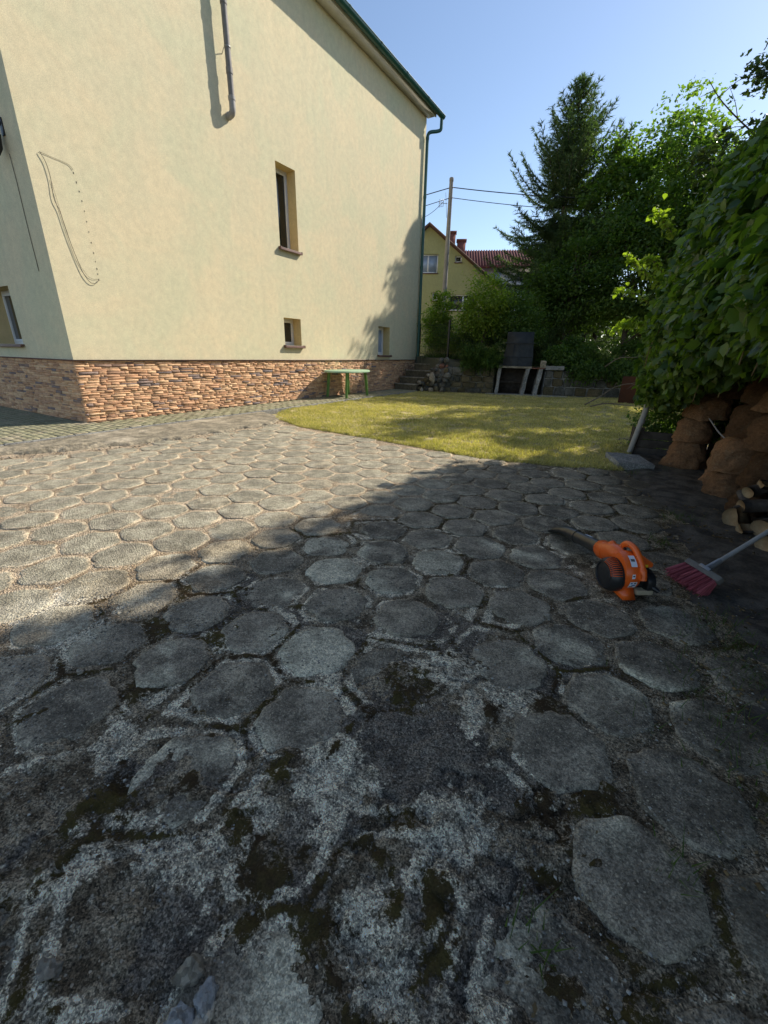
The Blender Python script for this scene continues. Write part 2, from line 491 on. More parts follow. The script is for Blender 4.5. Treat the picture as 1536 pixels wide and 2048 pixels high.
def mk_sack():
    t = MT('rough_brown_sacking', 0.97, 0.08)
    c = t.mix(t.ramp(t.noise(4, 5, 0.65), 0.35, 0.65), (0.38, 0.20, 0.10), (0.25, 0.14, 0.075))
    c = t.mix(t.ramp(t.noise(9, 5, 0.7), 0.55, 0.7), c, (0.32, 0.215, 0.125))
    c = t.vary(c, t.noise(48, 8, 0.85), 0.15, 1.8)
    c = t.vary(c, t.orand(), 0.55, 1.45)
    t.color(c)
    t.bump(t.math('ADD', t.noise(60, 6, 0.8), t.math('MULTIPLY', t.noise(16, 4, 0.6), 1.3)), 1.0, 0.05)
    return t.mat
M['sack'] = mk_sack()
M['orange'] = simple('orange_plastic', (0.80, 0.13, 0.015), (0.74, 0.115, 0.013), 8, 0.32, 0.5, 0.05, 200)
M['dark_tube'] = simple('dark_grey_plastic_tube', (0.022, 0.021, 0.019), (0.035, 0.033, 0.029), 9, 0.34, 0.5, 0.1, 60)
M['sticker'] = simple('white_sticker', (0.72, 0.76, 0.8), None, 5, 0.4)
M['print_blue'] = simple('blue_print', (0.06, 0.12, 0.3), None, 5, 0.5)
M['print_black'] = simple('black_print', (0.03, 0.03, 0.03), None, 5, 0.5)
M['print_yellow'] = simple('yellow_print', (0.8, 0.55, 0.03), None, 5, 0.5)
M['tank'] = simple('milky_fuel_tank', (0.42, 0.36, 0.26), (0.36, 0.3, 0.2), 8, 0.4, 0.4)
M['steel'] = simple('grey_steel', (0.3, 0.3, 0.3), (0.22, 0.22, 0.22), 8, 0.4, 0.5, metal=0.6)
M['bristle'] = None
t = MT('pink_red_bristle', 0.6, 0.3)
t.color(t.mix(t.attr('tone'), (0.18, 0.025, 0.035), (0.62, 0.17, 0.20)))
M['bristle'] = t.mat
M['broom_head'] = simple('grey_broom_head', (0.16, 0.15, 0.13), (0.12, 0.11, 0.1), 20, 0.6)
M['handle'] = simple('grey_handle', (0.30, 0.29, 0.28), (0.24, 0.23, 0.22), 20, 0.5, 0.3)
M['green_plastic'] = simple('green_garden_plastic', (0.13, 0.27, 0.055), (0.115, 0.24, 0.05), 6, 0.45, 0.4)
M['pale_green_plastic'] = simple('faded_green_plastic', (0.34, 0.46, 0.30), (0.28, 0.41, 0.25), 6, 0.5, 0.4)
M['log_bark'] = simple('log_bark', (0.075, 0.06, 0.05), (0.13, 0.11, 0.095), 14, 0.95, 0.1, 0.9, 50, bdist=0.01)
t = MT('cut_wood', 0.85, 0.15)
c = t.mix(t.ramp(t.noise(18, 5, 0.6), 0.3, 0.7), (0.27, 0.17, 0.09), (0.38, 0.26, 0.14))
c = t.vary(c, t.noise(160, 3, 0.7), 0.75, 1.2); t.color(c); t.bump(t.noise(90, 5, 0.7), 0.5, 0.004)
M['cutwood'] = t.mat
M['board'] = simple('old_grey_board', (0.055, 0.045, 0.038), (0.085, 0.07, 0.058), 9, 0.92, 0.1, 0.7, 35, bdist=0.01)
M['rust'] = simple('rusty_red_sheet', (0.075, 0.028, 0.014), (0.05, 0.022, 0.013), 3, 0.85, 0.2, 0.5, 30)
M['hood'] = simple('dark_blue_grey_sheet', (0.022, 0.026, 0.030), (0.032, 0.037, 0.042), 7, 0.6, 0.3, 0.2, 40)
M['pole_conc'] = simple('pale_concrete_pole', (0.27, 0.255, 0.24), (0.21, 0.2, 0.19), 3, 0.85, 0.2, 0.3, 30)
M['red_roof'] = simple('red_roof_tile', (0.19, 0.06, 0.05), (0.14, 0.045, 0.04), 5, 0.8, 0.2, 0.4, 20)
M['brown_trim'] = simple('brown_roof_edge', (0.09, 0.045, 0.03), (0.12, 0.06, 0.04), 8, 0.7)
M['chimney'] = simple('red_brick_chimney', (0.28, 0.10, 0.075), (0.2, 0.08, 0.065), 12, 0.9)

# ================================================================== SETTING
# broad ground sheet to the horizon, then the patio bed, lawn, path and terrace on it
def sheet(name, x0, x1, y0, y1, z, mat, n=2):
    xs = np.linspace(x0, x1, n); ys = np.linspace(y0, y1, n)
    X, Y = np.meshgrid(xs, ys, indexing='ij')
    V = np.stack([X.ravel(), Y.ravel(), np.full(n * n, z)], 1)
    F = np.array([[i * n + j, (i + 1) * n + j, (i + 1) * n + j + 1, i * n + j + 1] for i in range(n - 1) for j in range(n - 1)])
    return obj(name, mesh_np(name, V, F), mat)
tag(sheet('ground', -900, 900, -900, 900, -0.09, M['field']), kind='structure')

def grid_mesh(xs, ys):
    X, Y = np.meshgrid(xs, ys, indexing='ij')
    nx, ny = len(xs), len(ys)
    I = np.arange(nx * ny).reshape(nx, ny)
    F = np.stack([I[:-1, :-1], I[1:, :-1], I[1:, 1:], I[:-1, 1:]], -1).reshape(-1, 4)
    return X.ravel(), Y.ravel(), F

# soil along the right side under the vine
x, y, F = grid_mesh(np.arange(-0.6, 4.2, 0.04), np.arange(-3.0, 7.6, 0.04))
edge = np.interp(y, [-3, -.3, 1, 2, 3.5, 5, 7], [.6, .6, .45, .3, .12, -.2, -.6])
z = -0.035 + 0.05 * np.clip((x - edge) / 0.4, 0, 1) + (fbm(x, y, 6, 5) - 0.5) * 0.05 + (fbm(x, y, 1.2, 3, 4) - 0.5) * 0.05
soil = obj('soil', mesh_np('soil', np.stack([x, y, z], 1), F, smooth=True), M['soil'])
tag(soil, kind='structure')

TILES = "-3.67,2.88;-3.43,2.60;-3.06,2.63;-2.83,2.34;-3.20,2.31;-2.60,2.05;-2.48,2.36;-2.96,2.03;-3.78,3.50;-3.42,3.54;-3.54,3.21;-3.18,3.24;-2.94,2.95;-3.05,3.57;-2.81,3.27;-2.36,2.68;-2.46,3.29;-2.22,2.99;-2.69,3.59;-2.79,4.21;-3.87,4.11;-4.22,4.07;-3.73,4.44;-3.37,4.47;-2.24,2.08;-2.35,1.76;-2.14,2.40;-3.30,2.92;-4.59,1.54;-4.84,1.81;-4.46,1.87;-3.83,1.64;-4.08,1.91;-3.70,1.96;-3.45,1.68;-3.33,2.00;-3.08,1.71;-3.57,1.36;-3.19,1.39;-2.82,1.42;-3.97,1.32;-3.32,1.08;-2.94,1.10;-2.71,0.81;-3.71,1.05;-3.08,0.79;-2.58,1.13;-3.46,0.77;-1.49,1.34;-1.14,1.43;-1.32,1.05;-1.12,0.76;-1.37,1.70;-1.73,1.59;-0.99,1.10;-0.55,2.20;-0.68,1.87;-0.78,1.52;-0.22,2.27;-0.90,2.14;-0.40,2.55;-1.31,2.71;-0.96,2.76;-1.29,3.65;-0.95,3.70;-1.04,4.31;-0.69,4.35;-0.83,4.03;-1.38,4.28;-1.18,3.03;-1.53,3.00;-1.99,3.62;-0.74,3.42;-1.08,3.36;-0.43,3.52;-0.24,2.90;-0.61,2.83;-0.46,4.10;-1.53,0.38;-0.80,0.79;-0.96,0.45;-1.24,0.17;0.11,1.47;0.46,1.53;0.34,1.20;0.22,0.88;0.26,1.81;0.02,2.05;-0.60,3.79;-0.21,3.80;-0.55,4.82;0.34,2.19;0.19,2.57;0.31,2.92;0.06,3.16;-0.35,5.14;0.79,5.18;-0.08,1.74;-2.71,2.66;-0.75,2.49;-2.72,1.74;-4.22,1.59;-1.17,3.98;-0.84,3.09;-1.42,3.33;-0.47,3.17;-2.58,2.97;-4.00,3.78;-3.64,3.82;-0.01,1.16;-4.09,4.40;-3.51,4.15;-1.98,1.83;-3.90,3.17;-3.57,2.28;-2.34,3.61;-1.11,2.42;-2.47,1.45;-0.88,4.65;-1.23,4.60;-1.52,3.96;-1.76,3.32;-3.59,4.76;-1.66,2.68;-1.64,3.64;-0.20,4.82;-0.27,1.47;-3.94,2.24;-4.32,2.19;-4.34,1.27;-3.22,0.48;-2.85,0.49;-2.35,0.85;-1.87,1.26;-1.66,0.99;-1.62,0.05;-0.66,1.15;-0.61,0.49;-2.11,1.51;-4.69,2.14;-4.95,1.47;-2.11,3.30;-2.01,2.70;-2.57,3.91;-0.34,1.92;-1.88,2.16;-3.01,4.50;-3.15,4.18;-0.15,3.40;-3.28,3.86;0.59,1.90;0.56,0.93;-3.80,2.56;-2.23,1.18;-4.17,2.51;-2.92,3.89;-4.03,2.84;-4.70,1.20;-2.48,0.53;-0.46,0.81;-2.22,3.92;-2.00,0.91;-1.62,1.93;-1.45,2.38;-1.87,3.94;-3.95,4.72;0.13,3.57;-4.13,3.45;-3.22,4.79;-1.89,0.30;-4.54,2.47;-4.09,0.99;-3.59,0.45;-1.79,0.64;-0.76,0.17;-1.35,-0.17;-2.99,0.18;-1.03,1.79;-1.58,4.58;-1.73,4.26;-0.12,4.18;-5.05,2.09;0.44,0.60;-4.44,4.35;-4.35,3.74;-5.19,1.75;-2.65,4.52;-2.43,4.23;-0.37,4.48;-1.09,4.93;-0.00,5.13;-3.83,0.72;-2.13,0.57;-3.36,0.16;-4.45,0.93;-2.62,0.21;-4.57,4.02;-4.91,2.42;-4.30,4.68;-2.86,4.81;-0.02,4.52;0.12,3.93;-4.26,3.12;-4.40,2.79;-2.08,4.24;-2.29,4.54;-1.44,4.89;-4.20,0.67;-0.98,-0.10;-3.95,0.40;0.09,0.55;-2.25,0.24;-2.00,-0.04;-4.48,3.41;-3.45,5.08;-3.80,5.04;-1.71,-0.28;-5.06,1.14;-0.41,0.19;-5.41,2.03;-5.30,1.41;-1.94,4.56;-0.26,0.51;-5.27,2.37;-4.70,3.69;-1.78,4.87;-4.16,5.00;-4.81,0.87;-3.72,0.12;-2.39,-0.08;-5.54,1.69;-4.62,3.07;-2.49,4.84;-4.76,2.75;0.22,4.26;-0.05,0.22;-0.58,-0.13;-1.26,2.07;-2.77,-0.11;-4.56,0.60;-4.66,4.63;-4.79,4.31;0.30,0.27;-4.32,0.34;-3.14,-0.13;-2.14,4.86;-5.41,1.07;-4.92,3.97;-3.50,-0.16;-4.52,4.96;-5.12,2.70;-0.21,-0.10;-5.17,0.80;-4.84,3.36;-4.07,0.07;-5.65,1.34;-5.76,1.97;0.65,0.33;-5.62,2.31;-4.92,0.53;-4.67,0.27;0.16,-0.06;-5.01,4.59;-4.98,3.03;-0.12,0.83;-5.05,3.64;-3.85,-0.20;-5.48,2.65;-4.43,0.00;0.52,-0.00;-5.14,4.26;-4.87,4.91;-5.88,1.62;-5.27,0.46;-5.76,1.00;-5.33,2.98;-5.19,3.31;-5.52,0.73;-5.02,0.20;-4.19,-0.26;-6.00,1.27;-5.27,3.93;-4.78,-0.07;-5.35,4.54;-5.22,4.87;-1.45,0.72;-5.40,3.60;-5.86,0.66;-5.38,0.13;0.39,-0.33;-5.62,0.39;-5.54,3.27;-4.54,-0.33;-5.13,-0.14;-6.10,0.93;-5.49,4.21;-5.09,5.19;-5.72,0.06;0.74,-0.27;-5.97,0.32;-5.49,-0.21;-5.44,5.15;-6.07,-0.02;-5.83,-0.28;-1.87,3.00;0.16,4.82;-6.21,0.58;-0.33,1.13;-6.18,-0.35"
TC = np.array([[float(a) for a in p.split(',')] for p in TILES.split(';')])
CEM = [(-1.01,1.04,.16),(-1.42,1.33,.07),(-.41,1.36,.10),(-.16,.78,.10),(-.25,.70,.09),(-2.02,.88,.10),(-2.32,.63,.22),(-1.94,.6,.16),(-1.2,1.06,.10),(-1.24,.41,.09),(-.29,.45,.09),(-.24,.39,.09),(-.33,.50,.06),(-.83,.3,.08),(0,.5,.05),(-.95,.15,.08),(-.71,.36,.10),(-.98,2.19,.12),(-.56,.66,.10),(-.86,.95,.09),(-.62,.72,.07),(-1.55,.75,.07),(-.3,1.15,.08),(-.72,.52,.06),(-.2,1.55,.08),(-.46,.30,.06),(-.15,.30,.08)]
MOSS = [(-1.38,.55,.09),(-.71,.48,.045),(-1.01,.59,.05),(-.7,.59,.04),(-.39,.58,.035),(-.35,.54,.045),(.01,.77,.05),(-.22,.59,.05),(-1.06,.29,.09),(-1.06,.2,.06),(-.57,.4,.07),(-.04,.94,.055),(-.21,1.16,.05),(-.08,1.3,.07),(-1.75,.81,.09),(-1.45,.9,.07),(-1.29,1.28,.04),(-1.58,.28,.07),(.14,.99,.08),(-.16,.51,.055),(.07,.6,.06),(-.36,.36,.06),(-.54,.29,.05),(-.55,1.05,.06),(-1.67,1.23,.05),(-.63,.44,.05),(-.30,.47,.04),(-.5,.5,.03),(-1.2,.75,.06),(-.9,.75,.04),(-1.33,.98,.04),(-.62,.94,.04),(.25,.6,.08),(.2,.45,.1),(-.9,.42,.05),(-1.9,1.05,.06)]
DARK = [(-.52,.87,.20),(-.53,.60,.12),(-.31,.96,.16),(-.37,.8,.13),(-.14,.94,.10),(-.05,.65,.12),(-.60,.21,.12),(-.51,.39,.08),(-.56,1.50,.20),(-1.25,1.15,.12),(-1.6,1.25,.2),(-.2,.62,.08),(-.9,.55,.1),(-1.1,.35,.1),(-.1,.45,.12),(-1.5,.95,.12),(-.75,.3,.08)]
def blobs(x, y, L, wob=0.45, seed=0):
    wx = x + (fbm(x, y, 7, 4, seed) - .5) * 0.16 * wob * 2; wy = y + (fbm(x, y, 7, 4, seed + 9) - .5) * 0.16 * wob * 2
    o = np.zeros_like(x)
    for (a, b, r) in L:
        d = np.hypot(wx - a, wy - b) / r
        o = np.maximum(o, np.clip(1.0 - d * 0.5, 0, 1))
    return o
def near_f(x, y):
    # 1 = dirty, mossy side with painted shade, by the vine; 0 = sunlit sandy side
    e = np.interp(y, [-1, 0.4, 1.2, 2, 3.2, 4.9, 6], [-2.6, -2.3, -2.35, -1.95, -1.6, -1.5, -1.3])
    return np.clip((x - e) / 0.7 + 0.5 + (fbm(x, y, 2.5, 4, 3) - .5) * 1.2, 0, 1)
def worn_f(x, y):
    # patches where the tiles are buried under broken screed
    L = [(-.50,.86,.20),(-.30,.97,.27),(-.30,.66,.34),(-.05,.8,.16),(-.45,.45,.32),(-.65,.22,.28),(-.2,.4,.26),(-1.0,.18,.24),(-.56,.62,.15)]
    return blobs(x, y, L, 0.5, 21)
KX = lambda y: np.interp(y, [-3, -.5, 1.6, 2.9, 5.5, 7], [-6.5, -6.3, -6.05, -5.55, -5.45, -5.4])
LY = lambda x: np.interp(x, [-8, -5.8, -5.0, -3.86, -3.2, -1.62, -.8, 0, 1], [5.9, 5.75, 5.39, 5.27, 5.2, 4.98, 5.14, 5.4, 5.6])
def dens(a, b, fa, fb, fine, coarse):
    L = [a]
    while L[-1] < b:
        c = L[-1]; s = fine if fa <= c < fb else coarse
        L.append(c + s)
    return np.array(L)
xs = dens(-7.2, 1.15, -2.3, 0.9, 0.011, 0.035)
ys = dens(-1.4, 6.0, -0.15, 2.2, 0.011, 0.035)
x, y, F = grid_mesh(xs, ys)
nearv = near_f(x, y); mossv = blobs(x, y, [(a, b, r * .9) for a, b, r in MOSS], .6, 5) * .92; cemv = blobs(x, y, CEM, .6, 8) * .9; darkv = blobs(x, y, DARK, .5, 11); worn = worn_f(x, y)
# everywhere in the shade-darkened mossy zone: scattered random moss and cement smears along the joints
rm = np.clip((fbm(x, y, 4.2, 5, 31) - 0.5) * 5, 0, 1) * nearv
rc = np.clip((fbm(x, y, 3.1, 5, 41) - 0.56) * 6, 0, 1)
zone = np.interp(np.hypot(x + .7, y - .6), [0, 1.0, 1.9], [1, .85, .25])
mossv = np.maximum(mossv, rm * (0.24 + .34 * zone)); cemv = np.maximum(cemv, rc * zone)
darkv = np.maximum(darkv, np.clip((fbm(x, y, 2.3, 4, 51) - .5) * 5, 0, 1) * zone)
# distance to the joints of the hexagonal pattern
d1 = np.full(x.shape, 9.0); d2 = np.full(x.shape, 9.0)
for (tx_, ty_) in TC:
    k_ = (np.abs(x - tx_) < .45) & (np.abs(y - ty_) < .45)
    dd = np.hypot(x[k_] - tx_, y[k_] - ty_); a_ = d1[k_]; b_ = d2[k_]
    d2[k_] = np.minimum(b_, np.maximum(a_, dd)); d1[k_] = np.minimum(a_, dd)
jn_ = np.clip(1 - (d2 - d1) / .06, 0, 1); rg_ = np.clip(1 - np.abs(d2 - d1 - .07) / .035, 0, 1)
jm = jn_ * np.clip((fbm(x, y, 3.6, 4, 101) - .42) * 5, 0, 1) * np.clip(nearv * 1.3 - .1, 0, 1)
mossv = np.maximum(mossv, jm * .78); rg_ = np.clip(1 - np.abs(d2 - d1 - .06) / .07, 0, 1); cemv = np.maximum(cemv, rg_ * .9 * np.clip((fbm(x, y, 5, 4, 102) - .4) * 5, 0, 1) * nearv)
right = np.clip((x - np.interp(y, [-1, 1, 2, 3.5, 5], [.25, .2, 0, -.3, -.6])) / .4, 0, 1)
cemv = cemv * (1 - right); darkv = darkv * (1 - .7 * right)
z = -0.0045 + (fbm(x, y, 16, 5, 2, .6) - 0.5) * 0.012 - .002 * nearv + worn * 0.013 + cemv * 0.005 * (zone)
z += np.clip(mossv + (fbm(x, y, 19, 5, 88, .7) - .5) * 1.6 - .5, 0, .5) * (0.010 + 0.020 * fbm(x, y, 60, 3, 6))
rough = (fbm(x, y, 38, 4, 61, .65) - .5)
z += rough * 0.020 * np.clip(worn + zone * .3, 0, 1)
# a broken hollow at the very front
h = np.clip(1.2 - np.hypot((x + .515) / .075, (y - .125) / .05), 0, 1); z -= h * 0.035
crack = np.abs(fbm(x, y, 2.6, 4, 71) - .5); z -= np.clip(1 - crack / .012, 0, 1) * 0.016 * np.clip(worn * 1.5 + zone * .4, 0, 1)
ledge = fbm(x, y, 3.3, 5, 73); z += (np.clip((ledge - .5) / .012, 0, 1) - .5) * .009 * np.clip(worn * 1.6, 0, 1)
low = 0.006 * np.clip((fbm(x, y, .9, 2, 77)), 0, 1); z += low - .003
far_edge = np.clip((y - LY(x)) / .05, 0, 1); z -= far_edge * .03
z = np.where(x > 0.75 + .3 * fbm(x, y, 2, 3), z - .03, z)
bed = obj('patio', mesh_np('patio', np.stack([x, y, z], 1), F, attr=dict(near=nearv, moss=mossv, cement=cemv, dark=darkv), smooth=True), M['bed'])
tag(bed, kind='structure')

# hexagonal concrete tiles, each clipped against its neighbours
SPL = {}
def tile_mesh(i):
    c = TC[i]
    d = TC - c; r = np.hypot(d[:, 0], d[:, 1]); idx = np.where((r > .05) & (r < .62))[0]
    n = 30
    th = np.linspace(0, 2 * PI, n, endpoint=False) + .05
    rad = np.full(n, .21); nz_ = float(near_f(np.array([c[0]]), np.array([c[1]]))[0]) * float(np.interp(c[1], [1.2, 3.2], [1, .25])); inr = rng.uniform(.163, .172) - .019 * nz_ - .006 * rng.random() * nz_
    gap = 0.004 + 0.006 * rng.random() ** 2
    for j in idx:
        tj = math.atan2(d[j, 1], d[j, 0]); cs = np.cos(th - tj)
        lim = np.where(cs > .15, (min(r[j], .42) / 2 - gap) / np.maximum(cs, .15), 9)
        rad = np.minimum(rad, lim)
    ra = [math.atan2(d[j, 1], d[j, 0]) for j in idx if r[j] < .43]
    ph = np.angle(np.sum(np.exp(6j * np.array(ra)))) / 6 if ra else .16
    rel = (th - ph + PI / 6) % (PI / 3) - PI / 6
    rad = np.minimum(rad, inr / np.cos(rel))
    for _ in range(1): rad = .5 * rad + .25 * (np.roll(rad, 1) + np.roll(rad, -1))
    chip = (rng.random(n) < .16) * rng.random(n) * .020
    rad = rad * (1 + rng.normal(0, .013, n) + (vnoise(np.cos(th) * 1.3 + 50, np.sin(th) * 1.3 + 50, 2.2, i) - .5) * .13 * nz_) - chip
    w_ = float(worn_f(np.array([c[0]]), np.array([c[1]]))[0])
    nf = float(near_f(np.array([c[0]]), np.array([c[1]]))[0])
    top = 0.0015 + rng.normal(0, .0024) + low_at(c)
    tx, ty = rng.normal(0, .010, 2)
    rings = [(0.0, 0.0, 0), (.55, .001, .55), (.84, .0, .84), (.975, -.0015, 1.0), (1.0, -.006, 1.0), (1.005, -.035, 1.0)]
    V = [(0, 0, top)]; A = [0.0]
    for (f, dz, a) in rings[1:]:
        for k in range(n):
            px, py = rad[k] * f * math.cos(th[k]), rad[k] * f * math.sin(th[k])
            V.append((px, py, top + dz + tx * px + ty * py)); A.append(a)
    Fc = [[0, 1 + k, 1 + (k + 1) % n] for k in range(n)]
    for q in range(len(rings) - 2):
        b0 = 1 + q * n; b1 = b0 + n
        Fc += [[b0 + k, b1 + k, b1 + (k + 1) % n, b0 + (k + 1) % n] for k in range(n)]
    spl = 0.0
    for (a, b, q_) in ((-1.33, 1.8, .8), (-.98, 2.15, .45), (-1.01, 1.04, .7)):
        if np.hypot(c[0] - a, c[1] - b) < .14: spl = q_
    rn = rng.random()
    Va = np.array(V)
    X_ = Va[:, 0] + c[0]; Y_ = Va[:, 1] + c[1]
    spv = np.clip((fbm(X_, Y_, 3, 3, 91) - .66) * 9, 0, .7) * nf * (Y_ < 2.6)
    spv = np.maximum(spv, np.clip(blobs(X_, Y_, CEM, .3, 8) * 1.6 - .8, 0, .8))
    shade_dirt_v = np.clip((X_ - np.interp(Y_, [-1, .8, 2, 3.5, 5, 6], [-.05, -.1, .05, -.2, -.7, -1.0])) / .9, 0, .75)  # shade and soil dirt painted darker towards the right
    return Va, Fc, dict(rim=np.array(A), shade_dirt=shade_dirt_v, near=near_f(X_, Y_), rnd=np.full(len(A), rn), splash=np.maximum(spv, spl))
def low_at(c):
    return 0.006 * float(fbm(np.array([c[0]]), np.array([c[1]]), .9, 2, 77)[0]) - .003
dist = np.hypot(TC[:, 0], TC[:, 1])
order = np.argsort(dist)
cnt = 0; rest = []
for i in order:
    c = TC[i]
    wv = float(worn_f(np.array([c[0]]), np.array([c[1]]))[0])
    if wv > .56: continue
    Va, Fc, at = tile_mesh(i)
    sink = 0.004 * max(0, wv - .3) * 2
    if cnt < 298:
        me = mesh_np('hexagonal_tile', Va, Fc, attr=at)
        obj('hexagonal_tile', me, M['tile'], bed, loc=(c[0], c[1], -sink))
        cnt += 1
    else:
        Va = Va + np.array([c[0], c[1], -sink]); rest.append((Va, Fc, at))
if rest:
    V = []; Fq = []; A = {k: [] for k in ('rim', 'near', 'rnd', 'splash', 'shade_dirt')}; b = 0
    for Va, Fc, at in rest:
        V.append(Va); Fq += [[q + b for q in f] for f in Fc]; b += len(Va)
        for k in A: A[k].append(at[k])
    o = obj('far_hexagonal_tiles', mesh_np('far_hexagonal_tiles', np.concatenate(V), Fq, attr={k: np.concatenate(v) for k, v in A.items()}), M['tile'], bed)
    o['kind'] = 'stuff'

# ---- path of block pavers round the house and its broken concrete edging
WX = -7.91; CY = 3.37; EY = 15.2
pth = MB()
pth.box(WX - 6, -6.86, -4.0, CY + .0, -.08, 0.022)
pth.box(WX, -6.86, CY, 13.6, -.08, 0.022)
path = pth.build('footpath', M['paver_joint'])
tag(path, kind='structure')
def paver_shape(seed):
    r2 = np.random.default_rng(seed)
    L, W, hgt = .192, .094, .02
    # wavy long sides
    n = 7; pts = []
    for k in range(n):
        t = k / (n - 1); pts.append((-L / 2 + L * t, -W / 2 + .006 * math.sin(t * 2 * PI)))
    for k in range(n):
        t = 1 - k / (n - 1); pts.append((-L / 2 + L * t, W / 2 + .006 * math.sin(t * 2 * PI)))
    P = np.array(pts); m_ = len(P)
    V = np.concatenate([np.c_[P, np.full(m_, 0.0)], np.c_[P, np.full(m_, hgt - .004)], np.c_[P * [.965, .93], np.full(m_, hgt)]])
    Fc = [[k, (k + 1) % m_, m_ + (k + 1) % m_, m_ + k] for k in range(m_)] + [[m_ + k, m_ + (k + 1) % m_, 2 * m_ + (k + 1) % m_, 2 * m_ + k] for k in range(m_)] + [list(range(2 * m_, 3 * m_))]
    return V, Fc
PV, PF = paver_shape(1)
pme = mesh_np('paver', PV, PF); pme.materials.append(M['paver'])
spots = []
for row in range(0, 400):
    yy = -1.2 + row * .1
    if yy > 13.5: break
    for q in range(40):
        xx = -6.98 - q * .2 - (row % 2) * .1
        if yy > CY - .06 and xx < WX + .1: continue
        if yy < 1.2 and xx < -8.5: continue
        if xx < WX - 4.0: continue
        spots.append((xx, yy))
spots.sort(key=lambda p: math.hypot(p[0], p[1] - 0) + (5 if p[1] < 1.4 else 0))
restV = []; restF = []; b = 0
for i, (xx, yy) in enumerate(spots):
    dz = 0.012 + random.gauss(0, .0015)
    if i < 296:
        o = bpy.data.objects.new('paver', pme); COL.objects.link(o); o.parent = path
        o.location = (xx, yy, dz); o.rotation_euler = (random.gauss(0, .006), random.gauss(0, .006), random.gauss(0, .008))
    else:
        restV.append(PV + np.array([xx, yy, dz])); restF += [[q + b for q in f] for f in PF]; b += len(PV)
o = obj('far_pavers', mesh_np('far_pavers', np.concatenate(restV), restF), M['paver'], path); o['kind'] = 'stuff'
# kerb beside the pavers
k_ = MB()
for i in range(18):
    y0 = -1.3 + i * .8; y1 = y0 + .792
    if y1 > 13.5: break
    k_.rbox(-6.86, -6.80, y0, y1, -.06, .042 + random.gauss(0, .002), .006)
kerb = k_.build('path_kerb', M['concrete_grey']); tag(kerb, kind='structure')
# rough concrete strip, broken towards the patio
yend = 6.15
x, y, F = grid_mesh(np.arange(-6.80, -5.2, .02), np.arange(-1.3, yend, .02))
wob = (fbm(x, y, 3, 5, 13) - .5) * .30 + (fbm(x, y, 12, 4, 14) - .5) * .12
ke = KX(y) + wob - np.interp(y, [-1, 2.6, 3.2, 6], [.32, .22, .10, .08])
ke = np.minimum(ke, np.interp(y, [-1, 5.0, 5.9, 6.15], [-5, -5.4, -5.9, -6.7]) + wob * .3)
tt = np.clip((ke - x) / .05, 0, 1)
brk = np.interp(y, [2.6, 3.1], [1, .25])
z = -.03 + (.058 + (fbm(x, y, 2.5, 4, 15) - .5) * .02) * tt + (fbm(x, y, 17, 6, 16, .72) - .5) * .085 * np.clip((x - (ke - .55)) / .4, .15, 1) * brk
kb = obj('concrete_edging', mesh_np('concrete_edging', np.stack([x, y, z], 1), F, smooth=True), M['concrete']); tag(kb, kind='structure')

# ---- lawn
def lawn_inside(x, y):
    left = np.interp(y, [5, 5.7, 6.4, 7, 13.3, 14.5], [-5.6, -5.9, -6.55, -6.76, -6.76, -6.4])
    wob = (fbm(x, y, 5, 3, 19) - .5) * .07
    back = np.interp(x, [-7, -6.3, -4.5, -3, 0, 3], [13.5, 13.6, 14.35, 14.8, 16.2, 17.0])
    rgt = np.interp(y, [5, 5.6, 7, 10, 17], [-.05, -.08, .05, .8, 2.6])
    return (x > left + wob) & (y > LY(x) + wob) & (y < back - .25) & (x < rgt)
x, y, F = grid_mesh(np.arange(-7.0, 3.2, .06), np.arange(4.8, 17.4, .06))
ins = lawn_inside(x, y)
z = np.where(ins, .018 + (fbm(x, y, 3, 3, 20) - .5) * .02, -.06)
lawn = obj('lawn_ground', mesh_np('lawn_ground', np.stack([x, y, z], 1), F, smooth=True), M['turf']); tag(lawn, kind='structure')
def blades(P, h, wd, lean=.5, seed=1, seg=1):
    r2 = np.random.default_rng(seed); n = len(P)
    a = r2.random(n) * 2 * PI; hh = h * (0.5 + r2.random(n)); ww = wd * (.6 + .8 * r2.random(n))
    la = r2.random(n) * 2 * PI; ll = lean * hh * r2.random(n)
    dx = np.cos(a) * ww / 2; dy = np.sin(a) * ww / 2
    V = np.zeros((n, 3, 3)); V[:, 0] = P; V[:, 1] = P; V[:, 2] = P
    V[:, 0, 0] -= dx; V[:, 0, 1] -= dy; V[:, 1, 0] += dx; V[:, 1, 1] += dy
    V[:, 2, 0] += np.cos(la) * ll; V[:, 2, 1] += np.sin(la) * ll; V[:, 2, 2] += hh
    tone = np.repeat(r2.random(n), 3)
    return V.reshape(-1, 3), np.arange(n * 3).reshape(n, 3), tone
n = 330000
gx = rng.uniform(-6.8, 2.6, n); gy = 4.9 + 12 * rng.random(n) ** 1.6
k = lawn_inside(gx, gy) & (fbm(gx, gy, 6, 4, 23) > .30 + .14 * rng.random(n))
gx = gx[k]; gy = gy[k]
V, F, tn = blades(np.stack([gx, gy, np.full(len(gx), .012)], 1), .034, .012, 1.1, 3)
tn = np.clip(tn * .75 + 1.0 * (np.repeat(fbm(gx, gy, 2.2, 5, 24, .7), 3) - .5) + .13, 0, 1)
g = obj('lawn_grass', mesh_np('lawn_grass', V, F, attr=dict(tone=tn)), M['grass'])
tag(g, 'short dry yellow-green grass of the mown lawn', 'grass', kind='stuff')

